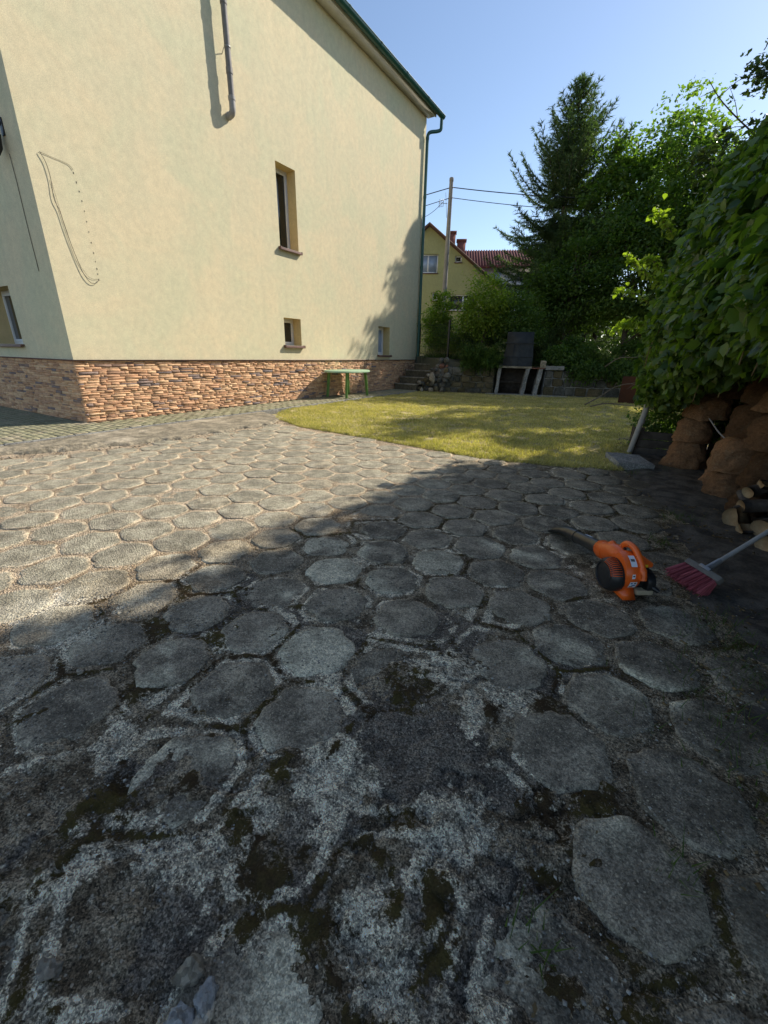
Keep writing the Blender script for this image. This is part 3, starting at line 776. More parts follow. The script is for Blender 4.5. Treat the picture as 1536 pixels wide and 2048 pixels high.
# ---- terrace behind the retaining wall
def back_y(x): return np.interp(x, [-30, -7.9, -6.3, -4.75, -4.5, -2.9, -2.6, 0, 3, 30], [15.15, 15.15, 14.0, 14.62, 15.15, 15.7, 15.35, 16.55, 17.4, 17.4])
nx = 120
xs_ = np.concatenate([np.linspace(-60, -10, 20)[:-1], np.linspace(-10, 6, 90), np.linspace(6, 60, 20)[1:]])
ts = np.concatenate([[0], np.geomspace(.15, 120, 60)])
X, T_ = np.meshgrid(xs_, ts, indexing='ij')
Y = back_y(X) + T_
Z = .80 + np.interp(X, [-8.5, -6.4, -5], [.36, .3, 0]) + (fbm(X, Y, .8, 3, 27) - .5) * .12 + np.clip(T_ - 3, 0, 25) * .02
Z[:, 0] -= .02
I = np.arange(X.size).reshape(X.shape)
F = np.stack([I[:-1, :-1], I[1:, :-1], I[1:, 1:], I[:-1, 1:]], -1).reshape(-1, 4)
V = np.stack([X.ravel(), Y.ravel(), Z.ravel()], 1)
b = len(V)
fr = np.stack([xs_, back_y(xs_), np.full(len(xs_), -.1)], 1)
V = np.concatenate([V, fr])
F2 = np.array([[b + i, b + i + 1, I[i + 1, 0], I[i, 0]] for i in range(len(xs_) - 1)])
ter = obj('terrace', mesh_np('terrace', V, np.concatenate([F, F2])), M['field']); tag(ter, kind='structure')

# ================================================================== HOUSE
house = empty('house', (WX, CY, 0))
tag(house, 'tall beige rendered house with ledge stone plinth and green gutter', 'house')
def hp(o):  # keep world coordinates while parenting to the house
    o.parent = house; o.location = Vector(o.location) - Vector((WX, CY, 0)); return o
WT = 8.42
RD = .33
wins = [(8.16, 8.78, 3.47, 5.09), (8.13, 8.73, 1.36, 1.99), (12.44, 13.16, 1.17, 2.05)]
PZ = 1.02
def wall_with_holes(axis, fixed, a0, a1, z0, z1, holes, depth, sgn):
    """axis 'x': plane x=fixed spanned by y; axis 'y': plane y=fixed spanned by x. depth goes inwards"""
    As = sorted({a0, a1, *[h[0] for h in holes], *[h[1] for h in holes]}); Zs = sorted({z0, z1, *[h[2] for h in holes], *[h[3] for h in holes]})
    mb = MB()
    def P(a, z_, d=0): return (fixed - sgn * d, a, z_) if axis == 'x' else (a, fixed - sgn * d, z_)
    for i in range(len(As) - 1):
        for j in range(len(Zs) - 1):
            ca, cz = (As[i] + As[i + 1]) / 2, (Zs[j] + Zs[j + 1]) / 2
            if any(h[0] < ca < h[1] and h[2] < cz < h[3] for h in holes): continue
            mb.add([P(As[i], Zs[j]), P(As[i + 1], Zs[j]), P(As[i + 1], Zs[j + 1]), P(As[i], Zs[j + 1])], [(0, 1, 2, 3)])
    for h in holes:
        q = [(h[0], h[2]), (h[1], h[2]), (h[1], h[3]), (h[0], h[3])]
        for k in range(4):
            (a, b_), (c, d_) = q[k], q[(k + 1) % 4]
            mb.add([P(a, b_), P(c, d_), P(c, d_, depth), P(a, b_, depth)], [(0, 1, 2, 3)], 1)
    return mb
mb = wall_with_holes('x', WX, CY, EY, PZ, WT, wins, RD, 1)
lw = (-10.75, -9.62, 1.25, 2.17)
mb2 = wall_with_holes('y', CY, WX - 9.5, WX, PZ, WT, [lw], RD, -1)
o = mb.build('long_wall', [M['stucco'], M['reveal']]); hp(o)
o = mb2.build('end_wall', [M['stucco'], M['reveal']]); hp(o)
gb = MB()
gb.add([(WX, CY, WT), (WX - 9.5, CY, WT), (WX - 4.75, CY, WT + 3.4)], [(0, 1, 2)])
gb.add([(WX, EY, PZ), (WX - 9.5, EY, PZ), (WX - 9.5, EY, WT), (WX - 4.75, EY, WT + 3.4), (WX, EY, WT)], [(0, 1, 2, 3, 4)])
gb.add([(WX - 9.5, CY, PZ), (WX - 9.5, EY, PZ), (WX - 9.5, EY, WT), (WX - 9.5, CY, WT)], [(0, 1, 2, 3)])
hp(gb.build('gable_wall', M['stucco']))
# plinth backing (joints) stands 2 cm proud of nothing: recessed core
pb = MB()
pb.box(WX - 9.5, WX - .012, CY + .012, EY, -.1, PZ - .004)
plinth = hp(pb.build('plinth', M['mortar_dark']))
pb = MB(); pb.box(WX - 9.5, WX + .038, CY - .038, EY + .01, PZ - .012, PZ + .004)
hp(pb.build('plinth_drip_edge', M['brown_sill']))

def stone_piece(L, H_, T, r2):
    """ledge stone, front face towards +X local (u along Y, v along Z)"""
    j = lambda s: r2.normal(0, s)
    a = [(0, 0, 0), (0, L, 0), (0, L, H_), (0, 0, H_)]
    f = [(T + j(.004), .004 + abs(j(.003)), .003 + j(.002)), (T + j(.005), L - .004 - abs(j(.004)), .003 + j(.0025)),
         (T * .97 + j(.005), L - .005 - abs(j(.003)), H_ - .003 + j(.0025)), (T * .97 + j(.004), .005 + abs(j(.003)), H_ - .003 + j(.002))]
    g1 = (T * 1.0 + abs(j(.004)), L * (.25 + .2 * r2.random()), H_ * (.45 + .2 * r2.random()))
    g2 = (T * .98 + abs(j(.005)), L * (.6 + .2 * r2.random()), H_ * (.4 + .2 * r2.random()))
    V = np.array(a + f + [g1, g2])
    Fc = [(0, 1, 5, 4), (1, 2, 6, 5), (2, 3, 7, 6), (3, 0, 4, 7), (4, 5, 9), (4, 9, 8), (5, 6, 9), (6, 7, 8), (6, 8, 9), (7, 4, 8)]
    return V, Fc
r2 = np.random.default_rng(11)
stones = []   # (dist, V world, F, tone)
def clad(axis, a0, a1):
    z_ = 0.0
    zz = [0.0]
    while zz[-1] < PZ - .03: zz.append(zz[-1] + r2.uniform(.028, .052))
    zz[-1] = PZ - .014
    for r_ in range(len(zz) - 1):
        a = a0 - r2.random() * .1
        while a < a1:
            L = r2.uniform(.10, .34) if r2.random() < .85 else r2.uniform(.05, .10)
            s0 = max(a, a0); s1 = min(a + L, a1); a += L
            if s1 - s0 < .02: continue
            z0 = zz[r_]; z1 = zz[r_ + 1]
            parts = [(z0, z1)]
            if (z1 - z0) > .042 and r2.random() < .45: mid = (z0 + z1) / 2; parts = [(z0, mid), (mid, z1)]
            for (q0, q1) in parts:
                V, Fc = stone_piece(s1 - s0 - .001, q1 - q0 - .001, r2.uniform(.006, .026), r2)
                W = V.copy()
                if axis == 'x': W[:, 0] = WX - .012 + V[:, 0]; W[:, 1] = s0 + V[:, 1]; W[:, 2] = q0 + V[:, 2]
                else: W[:, 1] = CY + .012 - V[:, 0]; W[:, 0] = s0 + V[:, 1]; W[:, 2] = q0 + V[:, 2]
                size = (s1 - s0) * 1.0
                d = np.hypot(W[0, 0], W[0, 1])
                tone = np.clip(r2.beta(2.2, 1.8) if r2.random() > .07 else r2.random() * .1, 0, 1)
                stones.append((size * (z1 - z0) / d ** 2 * (1 if axis == 'x' else .8), W, Fc if axis == 'x' else [tuple(f) for f in Fc], tone))
clad('x', CY - .01, EY)
clad('y', WX - 4.2, WX + .004)
stones.sort(key=lambda s: -s[0])
restV = []; restF = []; restT = []; b = 0
for i, (_, W, Fc, tone) in enumerate(stones):
    if i < 298:
        c = W.mean(0)
        me = mesh_np('stone', W - c, Fc, attr=dict(tone=np.full(len(W), tone)))
        o = obj('stone', me, M['ledge'], plinth, loc=tuple(c - np.array([WX, CY, 0])))
        o.location = tuple(c - np.array([WX, CY, 0]) - np.array(plinth.location))
    else:
        restV.append(W); restF += [[q + b for q in f] for f in Fc]; restT.append(np.full(len(W), tone)); b += len(W)
o = obj('far_stones', mesh_np('far_stones', np.concatenate(restV), restF, attr=dict(tone=np.concatenate(restT))), M['ledge'], plinth); o['kind'] = 'stuff'
o.location = Vector((-WX, -CY, 0)) - Vector(plinth.location)

def window(axis, h, pale=False):
    a0, a1, z0, z1 = h
    def B(mb, a, b_, z0_, z1_, d0, d1):   # d measured from the wall face inwards
        if axis == 'x': mb.rbox(WX - d1, WX - d0, a, b_, z0_, z1_, .004)
        else: mb.rbox(a, b_, CY + d0, CY + d1, z0_, z1_, .004)
    fr = MB(); t_ = .055; d0, d1 = RD - .07, RD - .001
    B(fr, a0, a0 + t_, z0, z1, d0, d1); B(fr, a1 - t_, a1, z0, z1, d0, d1)
    B(fr, a0 + t_, a1 - t_, z0, z0 + t_, d0, d1); B(fr, a0 + t_, a1 - t_, z1 - t_, z1, d0, d1)
    s_ = .045; e0, e1 = d0 - .012, d1 - .02
    c0, c1, y0, y1 = a0 + t_ - .01, a1 - t_ + .01, z0 + t_ - .01, z1 - t_ + .01
    sash = MB()
    B(sash, c0, c0 + s_, y0, y1, e0, e1); B(sash, c1 - s_, c1, y0, y1, e0, e1)
    B(sash, c0 + s_, c1 - s_, y0, y0 + s_, e0, e1); B(sash, c0 + s_, c1 - s_, y1 - s_, y1, e0, e1)
    f = hp(fr.build('window', M['white_pvc']))
    L0 = f.location
    def sub(o): o.parent = f; o.location = Vector((0, 0, 0)); return o
    sub(sash.build('sash', M['white_pvc']))
    pn = MB()
    B(pn, c0 + s_ - .004, c1 - s_ + .004, y0 + s_ - .004, y1 - s_ + .004, d0 + .012, d0 + .024)
    sub(pn.build('pane', M['curtain_glass'] if pale else M['glass']))
    sl_ = MB()
    if axis == 'x':
        sl_.rbox(WX - .20, WX + .075, a0 - .05, a1 + .05, z0 - .030, z0 - .004, .004)
        sl_.rbox(WX + .055, WX + .077, a0 - .05, a1 + .05, z0 - .060, z0 - .026, .004)
        for e in (a0 - .055, a1 + .035): sl_.rbox(WX - .0, WX + .08, e, e + .022, z0 - .052, z0 + .008, .004)
    else:
        sl_.rbox(a0 - .04, a1 + .04, CY - .065, CY + .2, z0 - .030, z0 - .004, .004)
        sl_.rbox(a0 - .04, a1 + .04, CY - .067, CY - .045, z0 - .055, z0 - .026, .004)
    sub(sl_.build('sill', M['brown_sill']))
    return f
window('x', wins[0]); window('x', wins[1]); window('x', wins[2], pale=True); window('y', lw)

# eaves: soffit, fascia, roof sheet, gutter
sf = MB(); sf.box(WX - .0, WX + .27, CY - .45, EY + .08, WT - .02, WT + .004)
hp(sf.build('soffit', M['soffit']))
sf = MB(); sf.box(WX + .27, WX + .295, CY - .45, EY + .10, WT - .035, WT + .15)
hp(sf.build('fascia', M['soffit']))
gr = MB()
gy0, gy1 = CY - .45, EY + .42
gxc, gzc, gr_ = WX + .385, WT + .075, .088
V = []; F = []
nseg = 14; nl = 2
for yy in (gy0, gy1):
    for k in range(nseg + 1):
        a = PI + PI * k / nseg
        V.append((gxc + gr_ * math.cos(a), yy, gzc + gr_ * math.sin(a)))
    for k in range(nseg + 1):
        a = 2 * PI - PI * k / nseg
        V.append((gxc + (gr_ - .005) * math.cos(a), yy, gzc + (gr_ - .005) * math.sin(a)))
m_ = 2 * (nseg + 1)
F = [[k, (k + 1) % m_, m_ + (k + 1) % m_, m_ + k] for k in range(m_)]
gr.add(V, F)
for yy in (gy0, gy1 - .004):
    gr.add([(gxc + gr_ * math.cos(PI + PI * k / nseg), yy, gzc + gr_ * math.sin(PI + PI * k / nseg)) for k in range(nseg + 1)], [list(range(nseg + 1))])
gr.tube([(gxc + gr_, gy0, gzc), (gxc + gr_, gy1, gzc)], .011, 8)
gutter = hp(gr.build('gutter', M['green_metal'], smooth=True))
gc = MB()
yy = CY + .2
while yy < EY + .3:
    P = [(gxc + (gr_ + .007) * math.cos(PI + PI * k / 10), 0, gzc + (gr_ + .007) * math.sin(PI + PI * k / 10)) for k in range(11)]
    for dy in (0, .05):
        pass
    V = [(p[0], yy, p[2]) for p in P] + [(p[0], yy + .05, p[2]) for p in P]
    gc.add(V, [[k, k + 1, 12 + k, 11 + k] for k in range(10)])
    gc.tube([(gxc + gr_ + .006, yy + .0, gzc), (gxc + gr_ + .006, yy + .05, gzc)], .014, 8)
    yy += 1.35
o = gc.build('gutter_bracket', M['green_metal'], smooth=True); o.parent = gutter; o.location = (0, 0, 0)
# roof sheet: wavy metal tile
n1, n2 = 420, 5
ysr = np.linspace(CY - .5, EY + .45, n1)
V = []
for k, yv in enumerate(ysr):
    wv = .022 * abs(math.sin(yv * PI / .19))
    for (xx, zz) in ((WX + .37, WT + .155), (WX + .2, WT + .27), (WX - 1, WT + 1.03), (WX - 4.75, WT + 3.62)):
        V.append((xx, yv, zz + wv))
F = [[k * 4 + j, (k + 1) * 4 + j, (k + 1) * 4 + j + 1, k * 4 + j + 1] for k in range(n1 - 1) for j in range(3)]
nV = len(V)
V += [(v[0], v[1], v[2] - .03) for v in V]
F += [[nV + f_ for f_ in reversed(f)] for f in F]
F += [[k * 4, nV + k * 4, nV + (k + 1) * 4, (k + 1) * 4] for k in range(n1 - 1)]
F += [[j, j + 1, nV + j + 1, nV + j] for j in range(3)] + [[(n1 - 1) * 4 + j, nV + (n1 - 1) * 4 + j, nV + (n1 - 1) * 4 + j + 1, (n1 - 1) * 4 + j + 1] for j in range(3)]
V += [(WX - 4.75, CY - .5, WT + 3.65), (WX - 4.75, EY + .45, WT + 3.65), (WX - 9.9, EY + .45, WT + .1), (WX - 9.9, CY - .5, WT + .1)]
q = len(V) - 4; F.append([q, q + 1, q + 2, q + 3])
rf = MB(); rf.v = V; rf.f = F; rf.m = [0] * len(F)
hp(rf.build('roof', M['green_tile']))
# downpipe with swan neck
DX, DY = WX + .085, EY - .05
dp = MB()
P = curve_pts([(gxc - .01, EY + .34, gzc - gr_ + .02), (gxc - .01, EY + .34, gzc - .22), (gxc - .02, EY + .33, gzc - .36), (gxc - .10, EY + .24, gzc - .42), (DX + .06, DY + .06, gzc - .50), (DX + .005, DY + .004, gzc - .60), (DX, DY, gzc - .75), (DX, DY, gzc - 1.2)], 6)
dp.tube(P, .050, 14)
dp.tube([(DX, DY, gzc - 1.2), (DX, DY, .95)], .050, 14)
for zz in (gzc - .70, 6.2, 4.1, 2.2, 1.15):
    dp.tube([(DX, DY, zz), (DX, DY, zz + .07)], .058, 14)
hp(dp.build('downpipe', M['green_metal'], smooth=True))
# grey flue pipe with an elbow into the wall
fp = MB(); d_ = .150; py_ = 6.97
fp.tube([(WX + d_, py_, 9.2), (WX + d_, py_, 5.55)], .052, 16)
for zz in (7.86, 6.92, 5.98): fp.tube([(WX + d_, py_, zz), (WX + d_, py_, zz + .09)], .060, 16)
pipe = hp(fp.build('flue_pipe', M['grey_pvc'], smooth=True))
fe = MB()
fe.tube(curve_pts([(WX + d_, py_, 5.62), (WX + d_, py_, 5.52), (WX + d_ - .012, py_, 5.44), (WX + d_ - .06, py_, 5.40), (WX - .02, py_, 5.395)], 5), .058, 16)
fe.tube([(WX + d_, py_, 5.60), (WX + d_, py_, 5.66)], .066, 16)
fe.tube([(WX + .03, py_, 5.395), (WX + .055, py_, 5.395)], .066, 16)
o = fe.build('pipe_elbow', M['grey_pvc2'], smooth=True); o.parent = pipe; o.location = (0, 0, 0)
bk = MB()
for zz in (6.35,):
    bk.tube([(WX - .01, py_ - .0, zz - .06), (WX + .09, py_ - .03, zz)], .006, 6); bk.tube([(WX + d_, py_, zz - .012), (WX + d_, py_, zz + .012)], .058, 16)
o = bk.build('pipe_clamp', M['steel']); o.parent = pipe; o.location = (0, 0, 0)
# loose cable looping out of the render
cb = MB()
Z5 = lambda z_: 1.2 + (z_ - 1.5) * .8
cp = [(3.55, 3.75), (3.60, 3.63), (3.615, 3.45), (3.60, 3.22), (3.64, 3.08), (3.665, 2.88), (3.70, 2.66), (3.745, 2.44), (3.79, 2.28), (3.86, 2.18), (3.935, 2.175), (4.0, 2.235)]
cb.tube(curve_pts([(WX + .02, a, b_) for a, b_ in cp], 5), .0040, 6)
cp2 = [(3.62, 3.45), (3.655, 3.05), (3.68, 2.85), (3.735, 2.50), (3.82, 2.30), (3.90, 2.235), (4.0, 2.245)]
cb.tube(curve_pts([(WX + .01, a, b_) for a, b_ in cp2], 5), .0020, 5)
cb.tube(curve_pts([(WX + .008, a, b_) for a, b_ in [(3.55, 3.75), (3.70, 3.735), (3.86, 3.72), (3.92, 3.70), (3.95, 3.66)]], 5), .0026, 5)
ppts = curve_pts([(WX + .002, a, b_) for a, b_ in [(3.95, 3.64), (3.99, 3.3), (4.0, 2.9), (4.01, 2.5), (4.005, 2.25)]], 6)
for i, p in enumerate(ppts):
    if i % 2 == 0: cb.tube([p, p + Vector((.001, .003, -.012 - .014 * random.random()))], .0042, 5)
hp(cb.build('loose_cable', M['cable']))
# lantern on the end wall, only its lower half is in the picture
wl = empty('wall_lantern', (-8.335, CY, 3.69))
tag(wl, 'black wall lantern on the shaded end wall, cut by the left edge of the picture', 'lantern')
lb = MB()
lb.lathe([(.012, 0), (.03, .02), (.075, .10), (.085, .20), (.09, .26), (.06, .30), (.02, .36)], 12, Matrix.Translation((-.09, -.12, 0)))
lb.build('lantern_body', M['black'], wl, smooth=True)
lb = MB(); lb.tube(curve_pts([(-.09, -.12, .34), (-.08, -.12, .42), (-.05, -.06, .44), (-.04, -.005, .36)], 5), .011, 8); lb.rbox(-.08, -.0, -.018, -.001, .26, .46, .005)
lb.build('lantern_arm', M['black'], wl, smooth=True)
lb = MB(); lb.tube(curve_pts([(-.005, -.012, .05), (.0, -.008, -.3), (-.005, -.008, -.8), (.003, -.006, -1.4)], 5), .0045, 6)
lb.build('lantern_cable', M['cable'], wl)

# ================================================================== GARDEN STRUCTURES
# ---- steps beside the house
steps = empty('garden_steps', (-7.3, 13.5, 0))
tag(steps, 'five dark brick-fronted steps climbing beside the house corner', 'steps')
sx = [(-7.86, -6.98), (-7.86, -6.80), (-7.80, -6.55), (-7.62, -6.42), (-7.50, -6.38)]
for i in range(5):
    y0 = 13.50 + i * .33; z0 = i * .225; z1 = z0 + .225
    x0, x1 = sx[i]
    mb = MB(); mb.rbox(x0, x1, y0 + .05, y0 + .75, z0 - .03, z1 - .055, .01)
    st = mb.build('step', M['step_conc'], steps, loc=(7.3, -13.5, 0))
    mb = MB(); xx = x0
    while xx < x1 - .03:
        wd = min(.078, x1 - xx)
        mb.rbox(xx + .003, xx + wd - .003, y0 + .012 + random.gauss(0, .003), y0 + .16, z0 + .006, z1 - .034, .006); xx += .080
    mb.build('brick_edging', M['step_conc'], st)
    mb = MB(); mb.rbox(x0 - .01, x1 + .02, y0 - .015, y0 + .40, z1 - .032, z1, .008)
    mb.build('tread_slab', M['concrete'], st)

def rock_mesh(sx_, sy_, sz_, seed, sub=2, flat=.25):
    bm = bmesh.new(); bmesh.ops.create_icosphere(bm, subdivisions=sub, radius=1.0)
    r3 = np.random.default_rng(seed); off = r3.random(3) * 20
    for v in bm.verts:
        p = np.array(v.co)
        nz = noise3(p + off, 1.1) - .5; n2 = noise3(p + off, 2.7) - .5
        p = p * (1 + nz * .7 + n2 * .28)
        # facets: squash along random planes
        v.co = Vector((p[0] * sx_, p[1] * sy_, p[2] * sz_))
    for k in range(5):
        nn = Vector(r3.normal(size=3)).normalized(); lim = min(sx_, sy_, sz_) * r3.uniform(.75, 1.0)
        for v in bm.verts:
            d = v.co.dot(nn)
            if d > lim: v.co -= nn * (d - lim) * .85
    me = bpy.data.meshes.new('rock'); bm.to_mesh(me); bm.free(); return me

# ---- dry rockery beside the steps
rk = empty('rockery', (-6.5, 13.6, 0)); tag(rk, 'sloping heap of mixed rocks and broken brick beside the garden steps', 'rockery')
mb = MB(); mb.add([(-6.95, 13.62, -.05), (-6.0, 13.62, -.05), (-6.05, 13.72, .75), (-6.5, 13.75, .8), (-6.9, 13.7, .1), (-6.0, 15.0, -.05), (-6.0, 15.0, 1.12), (-6.35, 15.0, 1.12), (-6.95, 15.0, -.05)],
                  [(0, 1, 2, 3, 4), (3, 2, 6, 7), (4, 3, 7, 8), (1, 5, 6, 2)])
mb.build('earth_core', M['soil'], rk, loc=(6.5, -13.6, 0))
r2 = np.random.default_rng(5)
ri = 0
for row in range(7):
    z_ = .08 + row * .155
    xl = -6.98 + row * .095
    xx = xl
    while xx < -6.02:
        s = r2.uniform(.07, .13)
        y_ = 13.60 + row * .035 + (max(0, z_ - .6)) * .3
        mt = M['wallstone_grey'] if r2.random() < .75 else M['wallstone']
        lab = None
        if row in (0, 3) and abs(xx - (-6.62)) < .12: mt = M['pale_rock']; lab = 'pale rock'
        if row == 5 and xx > -6.35: mt = M['red_brick']; lab = 'broken red brick'
        me = rock_mesh(s * r2.uniform(.9, 1.25), s * .8, s * r2.uniform(.7, 1.05), 100 + ri)
        o = obj('stone', me, mt, rk, loc=(xx + s + 6.5 + r2.normal(0, .01), y_ - 13.6, z_ + r2.normal(0, .015)), rot=(r2.normal(0, .4), r2.normal(0, .4), r2.random() * 6))
        if lab: o['label'] = lab
        xx += s * 1.75; ri += 1
me = rock_mesh(.16, .04, .22, 555); o = obj('stone', me, M['pale_rock'], rk, loc=(-6.42 + 6.5, -.12, .42), rot=(.15, .5, .2)); o['label'] = 'tilted pale flat slab'
for i, (xx, yy, zz, rr) in enumerate([(-6.85, 13.50, .30, .3), (-6.72, 13.42, .06, 1.1)]):
    me = rock_mesh(.10, .07, .06, 600 + i); o = obj('stone', me, M['pale_rock'], rk, loc=(xx + 6.5, yy - 13.6, zz), rot=(.2, rr, .2)); o['label'] = 'pale angular rock'

# ---- retaining wall of large blocks, either side of the barbecue
def retaining(p0, p1, hgt, mats, label, cat, seed, mort=M['wall_mortar']):
    p0 = np.array(p0, float); p1 = np.array(p1, float); L = np.hypot(*(p1 - p0)); ang = math.atan2(p1[1] - p0[1], p1[0] - p0[0])
    w_ = empty('retaining_wall', (p0[0], p0[1], 0), ang); tag(w_, label, cat)
    mb = MB()
    n = 24
    mb.rbox(0, L, .045, .40, -.05, hgt - .03, .01)
    mb.build('mortar', mort, w_)
    r3 = np.random.default_rng(seed)
    z_ = .0
    while z_ < hgt - .08:
        h_ = min(r3.uniform(.17, .30), hgt - z_ + .02)
        if hgt - z_ - h_ < .1: h_ = hgt - z_ + .02
        x_ = 0
        while x_ < L - .02:
            l_ = min(r3.uniform(.2, .52), L - x_)
            if L - x_ - l_ < .12: l_ = L - x_
            j = lambda s: r3.normal(0, s)
            # irregular polygon block
            c = np.array([(x_ + .02, z_ + .015), (x_ + l_ * .5, z_ + .008), (x_ + l_ - .02, z_ + .018), (x_ + l_ - .015, z_ + h_ * .5), (x_ + l_ - .025, z_ + h_ - .018), (x_ + l_ * .5, z_ + h_ - .012), (x_ + .025, z_ + h_ - .02), (x_ + .016, z_ + h_ * .5)])
            c = c + r3.normal(0, .009, c.shape)
            cc = c.mean(0); inner = cc + (c - cc) * .86
            dep = r3.uniform(.0, .03)
            V = [(a - cc[0], .10, b_ - cc[1]) for a, b_ in c] + [(a - cc[0], .022 - dep * .3, b_ - cc[1]) for a, b_ in c] + [(a - cc[0], -.004 - dep + j(.004), b_ - cc[1]) for a, b_ in inner] + [(0, -.012 - dep, 0)]
            k8 = range(8)
            Fc = [(k, (k + 1) % 8, 8 + (k + 1) % 8, 8 + k) for k in k8] + [(8 + k, 8 + (k + 1) % 8, 16 + (k + 1) % 8, 16 + k) for k in k8] + [(16 + k, 16 + (k + 1) % 8, 24) for k in k8]
            mb = MB(); mb.add(V, Fc)
            mb.build('stone', mats[int(r3.integers(len(mats)))], w_, loc=(cc[0], 0, cc[1]), smooth=True)
            x_ += l_
        z_ += h_
    return w_
retaining((-6.05, 13.74), (-4.52, 14.46), .84, [M['wallstone'], M['wallstone'], M['wallstone_grey']], 'mossy sandstone retaining wall left of the barbecue, pale mortar joints', 'retaining wall', 3)
retaining((-2.98, 14.93), (.9, 16.55), .80, [M['wallstone_grey'], M['wallstone'], M['wallstone_grey']], 'dark grey stone retaining wall right of the barbecue under the shrubs', 'retaining wall', 4, M['concrete_grey'])

# ---- barbecue of concrete slabs with a sheet metal hood
ang = math.atan2(.5, 1.6)
bq = empty('barbecue', (-4.45, 14.42, 0), ang); tag(bq, 'home-made barbecue of upright rough concrete slabs with a dark metal hood', 'barbecue')
def rough_slab(x0, x1, y0, y1, z0, z1, mat, name, parent, seed, amp=.012, lean=0.0, nz=10):
    r3 = np.random.default_rng(seed)
    bm = bmesh.new(); bmesh.ops.create_cube(bm, size=1)
    bmesh.ops.subdivide_edges(bm, edges=bm.edges[:], cuts=5, use_grid_fill=True)
    for v in bm.verts:
        p = Vector((x0 + (v.co.x + .5) * (x1 - x0), y0 + (v.co.y + .5) * (y1 - y0), z0 + (v.co.z + .5) * (z1 - z0)))
        q = np.array([p.x + seed, p.y, p.z])
        p += Vector((noise3(q, 14) - .5, noise3(q + 7, 14) - .5, (noise3(q + 13, 14) - .5))) * amp * 2
        p.x += lean * (p.z - z0)
        v.co = p
    me = bpy.data.meshes.new(name); bm.to_mesh(me); bm.free()
    return obj(name, me, mat, parent)
rough_slab(.0, .10, 0, .55, 0, .84, M['concrete_grey'], 'upright_slab', bq, 1, .018, .06)
rough_slab(.82, .94, -.06, .55, 0, .84, M['concrete_grey'], 'upright_slab', bq, 2, .018, .14)
rough_slab(1.23, 1.35, -.06, .55, 0, .84, M['concrete_grey'], 'upright_slab', bq, 3, .018, .13)
rough_slab(.02, 1.10, -.05, .62, .845, .91, M['concrete'], 'top_slab', bq, 4, .012)
rough_slab(1.11, 1.50, -.03, .62, .845, .875, M['red_brick'], 'top_slab', bq, 5, .006)
rough_slab(1.36, 1.53, .0, .22, .88, 1.09, M['concrete'], 'corner_block', bq, 6, .012)
rough_slab(1.54, 2.1, .0, .4, .82, .94, M['concrete_grey'], 'side_slab', bq, 7, .012)
mb = MB(); mb.rbox(.1, .85, .40, .46, .36, .42, .006); mb.build('shelf', M['board'], bq)
mb = MB(); mb.box(-.05, 1.4, .56, .62, 0, .84); mb.box(-.02, 1.36, .0, .6, -.02, .035); mb.build('back_panel', M['board'], bq)
hd = MB()
z0, zm, z1, zt = .92, 1.20, 1.62, 1.95
def ring(xa, xb, ya, yb, z): return [(xa, ya, z), (xb, ya, z), (xb, yb, z), (xa, yb, z)]
V = ring(.18, 1.10, .05, .62, z0) + ring(.18, 1.10, .05, .62, zm) + ring(.24, 1.06, .10, .60, z1) + ring(.22, 1.04, .02, .58, zt)
F = []
for i in range(3):
    for k in range(4): F.append((i * 4 + k, i * 4 + (k + 1) % 4, i * 4 + 4 + (k + 1) % 4, i * 4 + 4 + k))
F.append((12, 13, 14, 15))
hd.add(V, F)
for z_ in (zm, z1): hd.rbox(.17, 1.11, .03, .055, z_ - .012, z_ + .012, .004)
hd.rbox(.62, .64, .035, .058, z0, zm, .003); hd.rbox(.46, .475, .055, .085, zm, z1, .003)
hd.build('hood', M['hood'], bq)
mb = MB(); mb.rbox(-4.9, -2.6, 13.85, 14.25, -.05, .03, .01, M=None)
# slab in front of the barbecue follows its angle
sl_ = MB(); sl_.rbox(-.3, 2.3, -.55, -.02, -.05, .032, .012)
o = sl_.build('paving_slab', M['concrete_grey'], loc=(-4.45, 14.42, 0), rot=(0, 0, ang)); tag(o, 'low grey concrete slab set in the grass in front of the barbecue', 'slab')

# ---- green plastic table
tb = empty('garden_table', (-7.42, 10.05, 0)); tag(tb, 'oval green plastic garden table with a faded top against the stone plinth', 'table')
mb = MB(); mb.lathe([(.02, .735), (.485, .735), (.50, .725), (.505, .705), (.512, .705), (.515, .73), (.505, .752), (.49, .758), (.02, .758)], 40, Matrix.Diagonal((.96, 1.72, 1, 1)))
mb.build('tabletop', M['pale_green_plastic'], tb, smooth=True)
for (a, b_) in ((.36, -.56), (-.42, -.50), (.30, .66), (-.42, .62)):
    mb = MB()
    a *= .92; b_ *= .92 
    P0 = Vector((a * .92, b_ * .85, .735)); P1 = Vector((a, b_, 0))
    for k in range(2):
        pass
    d = (P1 - P0)
    for (ox, oy) in ((-.022, 0), (.022, 0)): 
        mb.tube([P0 + Vector((ox, oy, 0)), P0 + d * .5 + Vector((ox, oy, 0)), P1 + Vector((ox * .8, oy, 0))], [.026, .024, .022], 10)
    mb.tube([P0, P0 + d * .98], .018, 8)
    mb.build('leg', M['green_plastic'], tb, smooth=True)
mb = MB(); mb.lathe([(.44, .70), (.46, .70), (.46, .735), (.44, .735)], 32, Matrix.Diagonal((.96, 1.72, 1, 1))); mb.build('apron', M['green_plastic'], tb, smooth=True)

